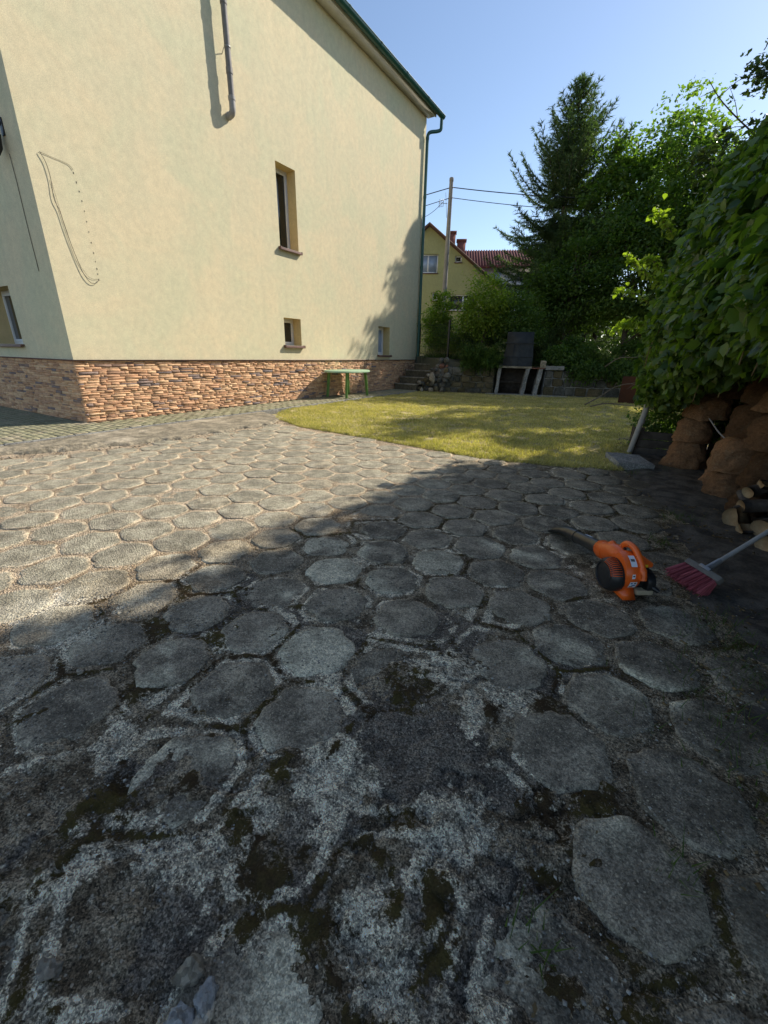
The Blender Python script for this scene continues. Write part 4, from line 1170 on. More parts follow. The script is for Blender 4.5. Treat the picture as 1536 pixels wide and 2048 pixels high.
# ================================================================== THINGS ON THE PATIO
# ---- leaf blower: local x = forward (along the tube), y = left (towards the round fan cover), z up
th = math.atan2(.83, -.56)
bl = empty('leaf_blower', (.075, 2.385, .004), th)
tag(bl, 'orange petrol leaf blower with a dark tube, standing on the tiles', 'leaf blower'); bl.scale = (.97, .84, .92)
def ringpts(cx_, cz_, r_, a0, a1, n): return [(cx_ + r_ * math.cos(a0 + (a1 - a0) * k / n), cz_ + r_ * math.sin(a0 + (a1 - a0) * k / n)) for k in range(n + 1)]
C = (0.0, .135)
# volute housing: spiral outline extruded in y with rounded edges
def volute(name, mat, w0, w1, grow, rr0, rr1, parent):
    n = 40; V = []; F = []
    prof = [(-w0, .0), (-w1, .86), (-w1 * .95, .97), (-w1 * .6, 1.03), (0, 1.05), (w1 * .6, 1.03), (w1 * .95, .97), (w1, .86), (w0, .0)]
    m_ = len(prof)
    for k in range(n):
        a = 2 * PI * k / n
        # spiral radius grows from the bottom round the back to the top front outlet
        t_ = ((a - PI * .5) % (2 * PI)) / (2 * PI)
        r_ = rr0 + (rr1 - rr0) * (1 - t_)
        for (yy, f) in prof: V.append((C[0] + r_ * f * math.cos(a), yy, C[1] + r_ * f * math.sin(a)))
    for k in range(n):
        for j in range(m_ - 1):
            F.append((k * m_ + j, ((k + 1) % n) * m_ + j, ((k + 1) % n) * m_ + j + 1, k * m_ + j + 1))
    mb = MB(); mb.add(V, F); return mb
mb = volute('fan_housing', None, .045, .052, 0, .098, .118, bl)
# outlet neck sweeping forward from the top
npts = curve_pts([(-.03, 0, .190), (.04, .0, .203), (.11, 0, .190), (.165, 0, .168)], 6)
mb.tube(npts, [.038 + .020 * min(1, i / 9) for i in range(len(npts))], 18)
mb.build('fan_housing', M['orange'], bl, smooth=True)
mb = MB()
e = Vector((.165, 0, .168)); dirv = Vector((.80, 0, -.155)).normalized()
mb.tube([e - dirv * .01, e + dirv * .045, e + dirv * .05, e + dirv * .07], [.060, .060, .056, .052], 18)
mb.build('outlet_collar', M['orange'], bl, smooth=True)
mb = MB(); mb.tube([(.10, .0, .228), (.13, .0, .236), (.155, 0, .225)], [.018, .024, .015], 12); mb.build('locking_boss', M['orange'], bl, smooth=True)
# tube in two lengths, then a flattened curved nozzle
mb = MB(); mb.tube([e + dirv * .07, e + dirv * .30, e + dirv * .36], [.046, .043, .044], 20)
mb.tube([e + dirv * .345, e + dirv * .375], [.048, .048], 20)
tubeo = mb.build('blower_tube', M['dark_tube'], bl, smooth=True)
mb = MB()
n = 20; V = []; F = []
segs = [(.37, .045, .045, 0), (.44, .050, .040, .008), (.52, .062, .032, .008), (.60, .070, .025, -.008), (.665, .072, .018, -.034)]
for (s, wy, wz, dz) in segs:
    c = e + dirv * s + Vector((0, 0, dz))
    for k in range(n):
        a = 2 * PI * k / n; V.append((c.x + math.sin(a) * wz * .2, c.y + math.cos(a) * wy, c.z + math.sin(a) * wz))
for i in range(len(segs) - 1):
    for k in range(n): F.append((i * n + k, i * n + (k + 1) % n, (i + 1) * n + (k + 1) % n, (i + 1) * n + k))
F.append([(len(segs) - 1) * n + k for k in range(n)])
mb.add(V, F); mb.build('nozzle', M['dark_tube'], bl, smooth=True)
mb = MB(); c = e + dirv * .22; up = Vector((.19, 0, .98))
mb.add([c + Vector((-.035, .004, .0525)), c + Vector((.045, .004, .0365)), c + Vector((.045, -.014, .0352)), c + Vector((-.035, -.014, .0512))], [(0, 1, 2, 3)])
o = mb.build('tube_sticker', M['sticker'], tubeo)
# handle arching over the top, from front to the back of the housing
hp_ = curve_pts([(.058, -.020, .215), (.064, -.024, .255), (.035, -.028, .284), (-.022, -.034, .280), (-.072, -.042, .238), (-.104, -.048, .188), (-.120, -.050, .135)], 7)
mb = MB(); mb.tube(hp_, [.019 if 6 < i < len(hp_) - 8 else .023 for i in range(len(hp_))], 14)
mb.tube([(.06, -.012, .205), (.05, -.012, .23)], [.034, .026], 14)
hndl = mb.build('handle', M['orange'], bl, smooth=True)
mb = MB(); mb.tube([(.028, -.012, .258), (.040, -.012, .238), (.020, -.012, .236)], [.009, .012, .006], 8); mb.build('trigger', M['black'], hndl, smooth=True)
mb = MB()
for i in (8, 17, 26, 33):
    if i < len(hp_): p = hp_[i]; mb.lathe([(.004, 0), (.004, .0012)], 8, Matrix.Translation((p.x - .001, p.y + .0175, p.z)) @ Matrix.Rotation(-PI / 2, 4, 'X'))
mb.build('screw', M['black'], hndl)
mb = MB(); mb.lathe([(.010, 0), (.015, .001), (.015, .006)], 14, Matrix.Translation((-.121, -.026, .160)) @ Matrix.Rotation(-PI / 2, 4, 'X')); mb.build('handle_boss', M['orange'], hndl, smooth=True)
# round black fan cover on the left with slots
Ry = Matrix.Translation((-.012, .046, .112)) @ Matrix.Rotation(-PI / 2, 4, 'X')
mb = MB(); mb.lathe([(.096, 0), (.100, .02), (.096, .055), (.082, .078), (.072, .080), (.070, .073), (.05, .078), (.02, .082)], 36, Ry)
cov = mb.build('fan_cover', M['black'], bl, smooth=True)
mb = MB()
for k in range(11):
    a = .15 + k * .13
    for (r0, r1, t0, t1) in ((.076, .0985, 0.006, .0),):
        p = lambda rr, zz, aa: Ry @ Vector((rr * math.cos(aa), rr * math.sin(aa), zz))
        aa = -2.75 + k * .13
        mb.tube([p(.074, .081, aa), p(.096, .062, aa), p(.102, .024, aa)], .0030, 6)
mb.build('red_slots', simple('red_orange_grille', (0.62, .10, .02), None, 5, .5), cov)
mb = MB()
for k in range(26):
    aa = 2 * PI * k / 26
    mb.tube([Ry @ Vector((.0965 * math.cos(aa), .0965 * math.sin(aa), .004)), Ry @ Vector((.096 * math.cos(aa), .096 * math.sin(aa), .035))], .0028, 6)
mb.tube([Ry @ Vector((.066 * math.cos(a_), .066 * math.sin(a_), .080)) for a_ in np.linspace(-3.1, -.9, 16)], .0025, 6)
mb.build('cover_ribs', M['black'], cov)
# engine block on the right
mb = MB()
mb.rbox(-.075, .075, -.122, -.045, .055, .180, .014)
mb.rbox(-.085, .02, -.134, -.075, .085, .155, .012)
mb.lathe([(.055, 0), (.06, .02), (.055, .05), (.03, .055)], 18, Matrix.Translation((-.06, -.100, .10)) @ Matrix.Rotation(PI / 2, 4, 'X'))
for k in range(6): mb.rbox(-.080 , .080, -.142, -.05, .062 + k * .02, .066 + k * .02, .001)
eng = mb.build('engine', M['black'], bl, smooth=True)
mb = MB(); mb.tube([(-.08, -.12, .085), (-.11, -.145, .075), (-.125, -.168, .062)], [.014, .016, .013], 10); mb.rbox(-.115, -.07, -.14, -.10, .06, .10, .006); mb.build('exhaust', M['black'], eng, smooth=True)
mb = MB(); mb.rbox(-.075, .065, -.14, -.05, .184, .216, .014); mb.build('engine_cover', M['orange'], bl, smooth=True)
mb = MB(); mb.add([(-.0765, -.075, .190), (-.0765, -.10, .190), (-.0765, -.10, .208), (-.0765, -.075, .208)], [(0, 1, 2, 3)]); mb.build('warning_mark', M['print_yellow'], bl)
mb = MB(); mb.rbox(-.105, .03, -.16, -.048, .022, .056, .012); mb.build('fuel_tank', M['tank'], bl, smooth=True)
mb = MB(); mb.rbox(-.07, .06, -.15, -.06, .0, .03, .008); mb.build('rubber_base', M['black'], bl)
mb = MB()
mb.add([(-.115, -.045, 0), (.085, -.045, 0), (.085, .04, 0), (-.115, .04, 0), (-.100, -.04, .03), (.075, -.04, .03), (.075, .036, .03), (-.100, .036, .03), (-.085, -.035, .062), (.06, -.035, .062), (.06, .032, .062), (-.085, .032, .062)],
       [(0, 3, 2, 1), (0, 1, 5, 4), (1, 2, 6, 5), (2, 3, 7, 6), (3, 0, 4, 7), (4, 5, 9, 8), (5, 6, 10, 9), (6, 7, 11, 10), (7, 4, 8, 11), (8, 9, 10, 11)])
mb.build('foot', M['orange'], bl)
# stickers on the curved back
def sticker(a0, a1, y0, y1, rr, mat, name, parent=bl):
    mb = MB(); n = 5
    V = []
    for k in range(n + 1):
        a = a0 + (a1 - a0) * k / n
        t_ = ((a - PI * .5) % (2 * PI)) / (2 * PI); r_ = (.098 + .020 * (1 - t_)) * 1.05 + rr
        for yy in (y0, y1): V.append((C[0] + r_ * math.cos(a), yy, C[1] + r_ * math.sin(a)))
    mb.add(V, [(2 * k, 2 * k + 1, 2 * k + 3, 2 * k + 2) for k in range(n)])
    return mb.build(name, mat, parent)
s1 = sticker(PI + .12, PI + .50, -.024, .022, .0012, M['sticker'], 'sticker')
for (u0, u1, v0, v1, mt) in ((.16, .24, -.018, -.004, M['print_black']), (.16, .24, .004, .016, M['print_blue']), (.29, .36, -.018, .006, M['print_blue']), (.40, .46, -.006, .016, M['print_black'])):
    sticker(PI + u0, PI + u1, v0, v1, .0020, mt, 'printed_mark', s1)
s2 = sticker(PI - .28, PI - .06, -.002, .018, .0012, M['sticker'], 'sticker')
sticker(PI - .22, PI - .16, .001, .014, .0020, M['print_black'], 'printed_mark', s2)
s3 = sticker(PI * .62, PI * .80, -.016, .022, .0012, M['sticker'], 'sticker')
sticker(PI * .68, PI * .72, -.008, .016, .0020, M['steel'], 'printed_mark', s3)

# ---- broom
br = empty('broom', (.48, 2.70, 0)); tag(br, 'broom with pinkish red bristles and a grey handle lying beside the logs', 'broom')
A0 = Vector((.40, 2.785, .088)); A1 = Vector((.535, 2.628, .080)); O = Vector(br.location)
ax = (A1 - A0).normalized()
bd = Vector((-.50, -.42, -.50)).normalized(); bd = (bd - ax * bd.dot(ax)).normalized(); nn = ax.cross(bd).normalized()
mb = MB(); n = 9; V = []; F = []
L = (A1 - A0).length
Mx = Matrix((ax, bd, nn)).transposed().to_4x4(); Mx.translation = A0 - O
mb.rbox(-.01, L + .01, -.028, .012, -.020, .020, .012, M=Mx)
head = mb.build('broom_head', M['broom_head'], br, smooth=True)
mb = MB(); c = (A0 + A1) / 2 - O
hdir = Vector((.30, .30, .235)).normalized()
mb.tube([c - hdir * .01 - bd * .02, c + hdir * .09 - bd * .03], [.020, .015], 14); mb.rbox(L / 2 - .035, L / 2 + .035, -.034, -.012, -.024, .024, .006, M=Mx); mb.build('socket', M['steel'], br, smooth=True)
mb = MB(); mb.tube([c + hdir * .06 - bd * .03, c + hdir * 1.25 - bd * .03], .0125, 12); mb.build('handle', M['handle'], br, smooth=True)
r3 = np.random.default_rng(9)
nb = 1900; V = np.zeros((nb, 4, 3)); tn = None
axn, bdn, nnn = np.array(ax), np.array(bd), np.array(nn)
rows_u = (np.floor(r3.random(nb) * 20) + .5 + r3.normal(0, .10, nb)) / 20
u = rows_u * L; vv = (np.floor(r3.random(nb) * 4) - 1.5) * .009 + r3.normal(0, .002, nb)
base = np.array(A0 - O) + u[:, None] * axn + vv[:, None] * nnn + .010 * bdn
ln = .105 + r3.normal(0, .012, nb)
spread = (u / L - .5) * .30
tipd = bdn + spread[:, None] * axn + (vv * 14)[:, None] * nnn + r3.normal(0, .05, (nb, 3)); tipd[:, 2] -= .06
tipd /= np.linalg.norm(tipd, axis=1)[:, None]
tip = base + tipd * ln[:, None]
tip[:, 2] = np.maximum(tip[:, 2], .004)
wv = .0011
tn = np.repeat(np.clip(.25 + .5 * r3.random(nb) + .35 * np.sin(rows_u * 20 * 2.4), 0, 1), 4)
side = np.cross(tipd, r3.normal(size=(nb, 3))); side /= np.linalg.norm(side, axis=1)[:, None]
V[:, 0] = base - side * wv; V[:, 1] = base + side * wv; V[:, 2] = tip + side * wv * 1.3; V[:, 3] = tip - side * wv * 1.3
o = obj('bristles', mesh_np('bristles', V.reshape(-1, 3), np.arange(nb * 4).reshape(nb, 4), attr=dict(tone=tn)), M['bristle'], head); o['kind'] = 'stuff'

# ---- brown rough sacks stacked under the creeper
def sack_mesh(w_, d_, h_, seed, taper=.62, lean=(0, 0)):
    n, mr = 44, 22; V = []; F = []; r3 = np.random.default_rng(seed); off = r3.random(3) * 30
    for j in range(mr + 1):
        t_ = j / mr
        sc = (1 - (1 - taper) * t_ ** 1.3) * (1 + .07 * math.sin(t_ * PI)) if t_ < .9 else (1 - (1 - taper)) * math.sqrt(max(0, 1 - ((t_ - .9) / .1) ** 2 * .85))
        sc *= math.sqrt(max(.05, 1 - .62 * max(0, (t_ - .66) / .34) ** 2)); sc *= .90 + .10 * min(1, t_ / .12)
        for k in range(n):
            a = 2 * PI * k / n
            sx_ = abs(math.cos(a)) ** .75 * math.copysign(1, math.cos(a)); sy_ = abs(math.sin(a)) ** .75 * math.copysign(1, math.sin(a))
            V.append((sx_ * w_ / 2 * sc + lean[0] * t_, sy_ * d_ / 2 * sc + lean[1] * t_, h_ * t_))
    V = np.array(V)
    q = V + off
    nz = noise3(q, 6, 1) - .5; n2 = noise3(q, 16, 2) - .5; n3 = noise3(q, 38, 3) - .5
    cdir = V.copy(); cdir[:, 2] = 0; cdir /= (np.linalg.norm(cdir, axis=1)[:, None] + 1e-6)
    V = V + cdir * (nz * .05 + n2 * .045 + n3 * .032)[:, None]; V[:, :2] *= (1 + .14 * np.exp(-(V[:, 2] / h_) * 9))[:, None]
    V[:, 2] += (noise3(q + 9, 9) - .5) * .03
    for j in range(mr):
        for k in range(n): F.append((j * n + k, j * n + (k + 1) % n, (j + 1) * n + (k + 1) % n, (j + 1) * n + k))
    F.append(tuple(mr * n + k for k in range(n)))
    return mesh_np('sack', V, [list(f) for f in F], smooth=True)
SG = 'rough brown sacks stacked under the creeper'
sacks = [
 (.535, 5.98, 0, .44, .42, .36, .58, 'bottom bell-shaped brown sack at the far end of the stack, beside the wooden box'),
 (.545, 6.0, .33, .36, .38, .29, .66, 'brown sack resting on the farthest bottom sack'),
 (.62, 6.05, .59, .38, .40, .27, .8, 'purplish brown sack third up in the far column, just below the leaves'),
 (.74, 6.1, .83, .42, .42, .30, .8, 'topmost brown sack of the far column, tucked under the leaves'),
 (.80, 5.30, 0, .30, .36, .22, .6, 'low brown sack half hidden in the dark gap between the columns'),
 (.93, 5.6, .20, .36, .40, .40, .7, 'brown sack in the dark gap between the columns, second up'),
 (.775, 4.88, 0, .30, .36, .27, .62, 'flared bottom sack of the middle column at the edge of the swept soil'),
 (.80, 4.95, .25, .34, .38, .32, .74, 'lumpy sack with deep folds, second up in the middle column'),
 (.90, 5.05, .56, .38, .40, .30, .85, 'ochre brown sack third up in the middle column'),
 (.98, 5.1, .85, .42, .42, .32, .8, 'ochre sack at the top of the middle column among the leaves'),
 (1.03, 4.62, .20, .42, .44, .34, .58, 'large domed dark brown sack behind the firewood'),
 (1.02, 4.68, .52, .44, .44, .31, .75, 'wide ochre sack lying on the large domed one'),
 (1.06, 4.75, .82, .46, .46, .32, .8, 'ochre sack high on the near column at the right edge of the picture'),
 (.90, 4.42, 0, .25, .28, .23, .62, 'small tan sack nearest the firewood pile'),
]
for i, (x_, y_, z_, w_, d_, h_, tp, lab) in enumerate(sacks):
    o = obj('sack', sack_mesh(w_, d_, h_, 40 + i, tp, (random.gauss(.02, .015), random.gauss(0, .02))), M['sack'], loc=(x_, y_, z_ - .01), rot=(0, 0, random.random() * .8 - .4))
    tag(o, lab, 'sack', SG)
mb = MB(); mb.rbox(1.08, 1.7, 3.95, 4.65, .17, .205, .006); o = mb.build('loose_board', M['board'], rot=(0, 0, 0)); tag(o, 'dark weathered board lying between the sacks and the firewood', 'board')
mb = MB(); mb.tube(curve_pts([(.62, 5.65, .62), (.72, 5.45, .50), (.82, 5.30, .44), (.95, 5.15, .46)], 6), .007, 6)
o = mb.build('hose', M['grey_pvc2'], smooth=True); tag(o, 'thin pale hose sagging between two columns of sacks', 'hose')
# added boards that keep the space behind the sacks dark
sh = empty('dark_backing', (1.75, 4.3, 0)); tag(sh, 'added dark board backing for the gap behind the sacks under the creeper', 'dark_backing')
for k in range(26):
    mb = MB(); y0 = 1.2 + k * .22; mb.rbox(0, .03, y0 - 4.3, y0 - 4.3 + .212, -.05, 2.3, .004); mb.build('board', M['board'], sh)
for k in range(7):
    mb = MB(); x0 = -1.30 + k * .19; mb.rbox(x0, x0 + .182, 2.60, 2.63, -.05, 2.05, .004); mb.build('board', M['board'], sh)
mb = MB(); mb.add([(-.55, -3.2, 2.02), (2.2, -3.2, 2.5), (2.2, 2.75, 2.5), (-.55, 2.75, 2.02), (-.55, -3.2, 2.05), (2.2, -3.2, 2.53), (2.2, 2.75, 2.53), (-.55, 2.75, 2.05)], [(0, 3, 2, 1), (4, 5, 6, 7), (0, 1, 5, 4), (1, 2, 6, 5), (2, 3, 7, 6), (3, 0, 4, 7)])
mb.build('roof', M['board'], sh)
for yy in (-2.9, -.6, 2.4):
    mb = MB(); mb.rbox(-.42, -.34, yy, yy + .08, -.05, 2.03, .005); mb.build('post', M['board'], sh)

# ---- split firewood
def log_obj(x_, y_, z_, L, r_, az, el, label, split=False, seed=0):
    n = 18; r3 = np.random.default_rng(seed); mb = MB()
    ang_ = np.linspace(0, 2 * PI, n, endpoint=False)
    prof = 1 + .10 * np.sin(ang_ * 2 + r3.random() * 6) + r3.normal(0, .03, n)
    P = []
    for k, a in enumerate(ang_):
        px, py = math.cos(a) * prof[k] * r_, math.sin(a) * prof[k] * r_
        if split and py > r_ * .15: py = r_ * .15 + r3.normal(0, .003)
        P.append((px, py))
    V = []
    st_ = 5
    for s in range(st_):
        for (px, py) in P:
            j = 1 + r3.normal(0, .02); V.append((-L / 2 + L * s / (st_ - 1), px * j, py * j))
    F = []; mi = []
    for s in range(st_ - 1):
        for k in range(n):
            F.append((s * n + k, s * n + (k + 1) % n, (s + 1) * n + (k + 1) % n, (s + 1) * n + k))
            kk = (k + .5) % n
            cut = split and P[k][1] > r_ * .1 and P[(k + 1) % n][1] > r_ * .1
            mi.append(1 if cut else 0)
    F.append(tuple(range(n))); mi.append(1); F.append(tuple((st_ - 1) * n + k for k in range(n))); mi.append(1)
    mb.v = V; mb.f = F; mb.m = mi
    o = mb.build('firewood_log', [M['log_bark'], M['cutwood']], loc=(x_, y_, z_), rot=(random.random() * .6 if not split else split - 1, -el, az))
    tag(o, label, 'log', 'firewood logs at the right edge of the soil')
logs = [
 (.82, 4.02, .07, .26, .088, 1.15, .0, 'split log with its curved bark edge up, nearest the camera-left corner of the pile', 2.2),
 (.93, 4.06, .17, .30, .052, .35, .12, 'short dark-barked log lying across the top left of the pile', False),
 (.88, 3.84, .045, .22, .042, .55, .0, 'knotty bare tan branch piece pointing at the broom handle', 1.6),
 (1.00, 3.92, .07, .34, .068, .95, 0, 'dark thick log low in the middle of the pile', False),
 (1.05, 4.10, .19, .34, .060, 1.2, .1, 'split log showing an orange-tan face on top of the pile', 1.3),
 (.90, 4.22, .25, .24, .042, .9, .1, 'small pale-ended log standing out at the back of the pile', False),
 (.96, 3.60, .06, .32, .058, .95, .0, 'round log with a pale oval cut end beside the broom handle', False),
 (1.16, 3.92, .20, .36, .065, .8, .0, 'bark-covered log at the right edge of the picture', False),
 (.83, 4.16, .17, .18, .028, 1.9, .5, 'thin pale stick of firewood leaning against the tan sack', False),
 (1.12, 3.72, .06, .36, .06, .6, .0, 'log partly hidden behind the broom handle', False),
 (1.02, 4.24, .30, .26, .045, .4, -.1, 'short half-round log topmost at the back of the pile', 1.5),
]
for i, a in enumerate(logs): log_obj(*a, seed=70 + i)

# ---- leaning pole, boards, concrete block at the lawn's end
mb = MB(); mb.tube([(-.05, 6.40, .0), (.02, 6.33, .55), (.055, 6.30, 1.15)], [.034, .033, .031], 12)
mb.tube([(.01, 6.345, .43), (.012, 6.343, .47)], .038, 12)
o = mb.build('leaning_pole', M['grey_pvc2'], smooth=True); tag(o, 'grey round pole leaning into the creeper at the lawn corner', 'pole')
bx = empty('wooden_box', (.22, 6.45, 0), .1); tag(bx, 'low dark wooden board box behind the leaning pole', 'box')
for k in range(3):
    mb = MB(); mb.rbox(-.22, .34, -.02, .01, .01 + k * .105, .108 + k * .105, .004); mb.build('board', M['board'], bx)
    mb = MB(); mb.rbox(-.25, -.222, -.02, .6, .01 + k * .105, .108 + k * .105, .004); mb.build('board', M['board'], bx)
mb = MB(); mb.rbox(-.21, -.15, .011, .06, 0, .36, .004); mb.build('corner_post', M['board'], bx)
o = rough_slab(-.20, .18, -.26, .26, 0, .085, M['concrete_grey'], 'concrete_block', None, 30, .006); o.location = (-.02, 5.70, .0); o.rotation_euler = (.02, .03, .35)
tag(o, 'flat grey concrete block at the near right corner of the lawn', 'concrete block')
o = obj('rusty_panel', MB().rbox(-.35, .35, -.02, .02, -.35, .45, .008).build('tmp', M['rust']).data, None, loc=(-.33, 13.9, .30), rot=(0, 0, .2)); bpy.data.objects.remove(bpy.data.objects['tmp'])
tag(o, 'rusty red-brown sheet standing at the far end of the lawn behind bare twigs', 'panel')
def twig(name, pts, r0, label, cat, mat=M['drywood'], loc=(0, 0, 0), side=5, seed=1):
    r3 = np.random.default_rng(seed); mb = MB()
    P = curve_pts(pts, 5); n = len(P)
    mb.tube(P, [r0 * (1 - .7 * i / n) for i in range(n)], 6)
    for k in range(side):
        i = int(r3.integers(1, n - 1)); d = Vector(r3.normal(size=3)) * .6 + (P[i] - P[i - 1]).normalized()
        L = (P[-1] - P[0]).length * r3.uniform(.12, .3)
        mb.tube(curve_pts([P[i], P[i] + d.normalized() * L * .5, P[i] + d.normalized() * L + Vector(r3.normal(size=3)) * L * .2], 3), [r0 * .5, r0 * .4, r0 * .35, r0 * .3, r0 * .25, r0 * .2, r0 * .15][:7], 5)
    o = mb.build(name, mat, loc=loc); tag(o, label, cat); return o
twig('bare_branch', [(-1.35, 12.3, .05), (-1.0, 12.35, .30), (-.75, 12.4, .52), (-.4, 12.45, .62), (-.05, 12.4, .5)], .02, 'bare pale branch arching over the rusty panel', 'branch', seed=3)
twig('bare_branch', [(-1.2, 12.1, .04), (-.8, 12.15, .14), (-.3, 12.2, .12), (.1, 12.2, .2)], .018, 'bare pale branch lying low on the grass before the rusty panel', 'branch', seed=4)
twig('bare_branch', [(-1.1, 12.9, 1.0), (-.8, 12.9, 1.22), (-.4, 12.8, 1.25), (-.1, 12.7, 1.4)], .014, 'bare twiggy branch sticking out above the rusty panel', 'branch', seed=5)
twig('twig', [(.333, 2.259, .008), (.352, 2.20, .012), (.37, 2.15, .008), (.388, 2.116, .006)], .0045, 'small pale twig on the tiles below the leaf blower', 'twig', seed=6, side=2)

# ---- loose stones on the patio
for i, (x_, y_, s, mt, lab) in enumerate([
    (-.806, .036, .020, 'pale_rock', 'white flat broken stone in the bottom left corner'),
    (-.552, .190, .024, 'concrete', 'tan lump of broken concrete above the crumbled hole'),
    (-.500, .185, .022, 'concrete_grey', 'grey concrete lump touching the crumbled hole on its left'),
    (-.515, .135, .024, 'concrete_grey', 'rough grey concrete lump in the crumbled hole'),
    (-.475, .160, .020, 'pale_rock', 'pale angular chip at the right rim of the crumbled hole'),
    (-.677, .779, .013, 'pale_rock', 'small white chip on the dark tile near the centre'),
    (-1.688, .484, .014, 'pale_rock', 'small white pebble beside the big dark tile at left'),
    (-.196, 1.897, .016, 'pale_rock', 'pale chip between the tiles left of the leaf blower'),
    (.16, 2.04, .011, 'pale_rock', 'small cream pebble below the foot of the leaf blower')]):
    me = rock_mesh(s * 1.25, s, s * .75, 340 + i * 7, 3)
    r5 = np.random.default_rng(i)
    for v in me.vertices:
        q = np.array(v.co) / s; v.co = v.co * (1 + .55 * (float(noise3(q + i * 3, 3.1)) - .5) + .3 * (float(noise3(q + i * 5, 7.0)) - .5))
    o = obj('stone_chip', me, M[mt], loc=(x_, y_, s * .35), rot=(0, 0, i * 1.3)); tag(o, lab, 'stone')
# gravel, crumbs and litter nobody could count
def scatter(name, n, xr, yr, dens_f, s0, s1, mat, label, cat, flat=.5, seed=1, shape='rock'):
    r3 = np.random.default_rng(seed)
    x = r3.uniform(*xr, n); y = r3.uniform(*yr, n); k = dens_f(x, y) > r3.random(n); x = x[k]; y = y[k]; n = len(x)
    s = s0 + (s1 - s0) * r3.random(n) ** 3
    if shape == 'rock':
        T = np.array([(1, 0, 0), (0, 1, 0), (-1, 0, 0), (0, -1, 0), (0, 0, 1), (0, 0, -1), (.6, .6, .45), (-.6, .5, .5)]); T = T[:6]
        F0 = np.array([(0, 1, 4), (1, 2, 4), (2, 3, 4), (3, 0, 4), (1, 0, 5), (2, 1, 5), (3, 2, 5), (0, 3, 5)])
    else:
        T = np.array([(-1, 0, 0), (0, -.45, .25), (1, 0, .1), (0, .45, .2)]); F0 = np.array([(0, 1, 2), (0, 2, 3)])
    m_ = len(T); a = r3.random(n) * 2 * PI
    V = np.zeros((n, m_, 3)); tt = T[None] * (1 + r3.normal(0, .25, (n, m_, 1)))
    V[..., 0] = (tt[..., 0] * np.cos(a)[:, None] - tt[..., 1] * np.sin(a)[:, None]) * s[:, None] + x[:, None]
    V[..., 1] = (tt[..., 0] * np.sin(a)[:, None] + tt[..., 1] * np.cos(a)[:, None]) * s[:, None] + y[:, None]
    hz = np.interp(x, [.2, .75], [.002, .012]) if shape == 'rock' else .006
    V[..., 2] = tt[..., 2] * s[:, None] * flat + (hz[:, None] if hasattr(hz, '__len__') else hz)
    F = (F0[None] + (np.arange(n) * m_)[:, None, None]).reshape(-1, 3)
    o = obj(name, mesh_np(name, V.reshape(-1, 3), F, attr=dict(tone=np.repeat(r3.random(n), m_))), mat); tag(o, label, cat, kind='stuff'); return o
grit = MT('grit', .9, .2); grit.color(grit.mix(grit.ramp(grit.attr('tone'), .3, .95), (.07, .062, .05), (.40, .37, .31))); M['grit'] = grit.mat
litter = MT('litter', .9, .1); litter.color(litter.mix(litter.attr('tone'), (.05, .035, .018), (.22, .15, .07))); M['litter'] = litter.mat
scatter('gravel', 42000, (-2.3, .9), (-.1, 2.6), lambda x, y: .12 + .88 * np.clip((fbm(x, y, 4, 4, 81) - .45) * 5, 0, 1) * np.interp(y, [0, 1.4, 2.6], [1, .5, .1]), .0012, .0065, M['grit'], 'fine grit and crumbs scattered over the worn tiles', 'gravel', seed=2)
scatter('gravel', 9000, (-6.2, -5.2), (-1, 5.5), lambda x, y: np.clip(1 - np.abs(x - KX(y) + .1) / .25, 0, 1), .002, .014, M['grit'], 'crumbled rubble along the broken concrete edging', 'gravel', seed=3)
scatter('soil_crumbs', 9000, (.0, 1.6), (.3, 6.5), lambda x, y: np.clip((x - np.interp(y, [0, 1, 2, 3.5, 5], [.5, .35, .2, 0, -.3])) * 3, 0, 1), .002, .012, M['litter'], 'crumbs of soil and bark on the bare strip at right', 'soil', seed=4)
scatter('leaf_litter', 2600, (-1.5, 1.6), (.0, 6.2), lambda x, y: np.clip((x - np.interp(y, [0, 2, 5], [-.5, -.2, -.9])) * .8, .03, 1), .004, .013, M['litter'], 'dry leaf scraps on the tiles and soil at right', 'leaf litter', seed=5, shape='leaf')
# tufts of weeds
r3 = np.random.default_rng(12)
P = []
for (cx_, cy_, n_, s_) in [(.62, 1.9, 260, .16), (.55, 2.25, 120, .10), (.30, 3.25, 60, .05), (.42, 3.9, 90, .07), (.15, 5.3, 120, .12), (.5, 1.5, 140, .14), (.03, .62, 30, .03), (.31, .95, 26, .03), (.36, 5.75, 80, .1)]:
    P.append(np.stack([cx_ + r3.normal(0, s_, n_), cy_ + r3.normal(0, s_, n_), np.full(n_, .0)], 1))
P = np.concatenate(P); V, F, tn = blades(P, .045, .004, 1.4, 6)
tag(obj('weeds', mesh_np('weeds', V, F, attr=dict(tone=tn)), M['tallgrass']), 'thin tufts of weeds on the soil at the right', 'weeds', kind='stuff')
# row of grass creeping along the lawn front edge and path edges
n = 5200; x = r3.uniform(-5.9, -.05, n); y = LY(x) + r3.normal(0, .02, n)
V, F, tn = blades(np.stack([x, y, np.full(n, .0)], 1), .035, .006, 1.5, 7)
tag(obj('grass_edge', mesh_np('grass_edge', V, F, attr=dict(tone=tn)), M['grass']), 'ragged grass fringe along the front edge of the lawn', 'grass', kind='stuff')

# ================================================================== NEIGHBOURS, POLE, WIRES
nh = empty('yellow_house', (-12.523, 25.043, 0), math.atan2(.404, .915))
tag(nh, 'olive yellow gabled house with two red chimneys beyond the garden', 'house')
def LZ(u): return 8.06 - .745 * abs(u)
hw = 4.9
win_n = [(-1.15, .58, 5.74, 6.70), (1.56, 1.94, 6.28, 6.60), (1.34, 3.05, 3.74, 4.60), (.36, .66, 4.28, 4.72)]
mb = MB()
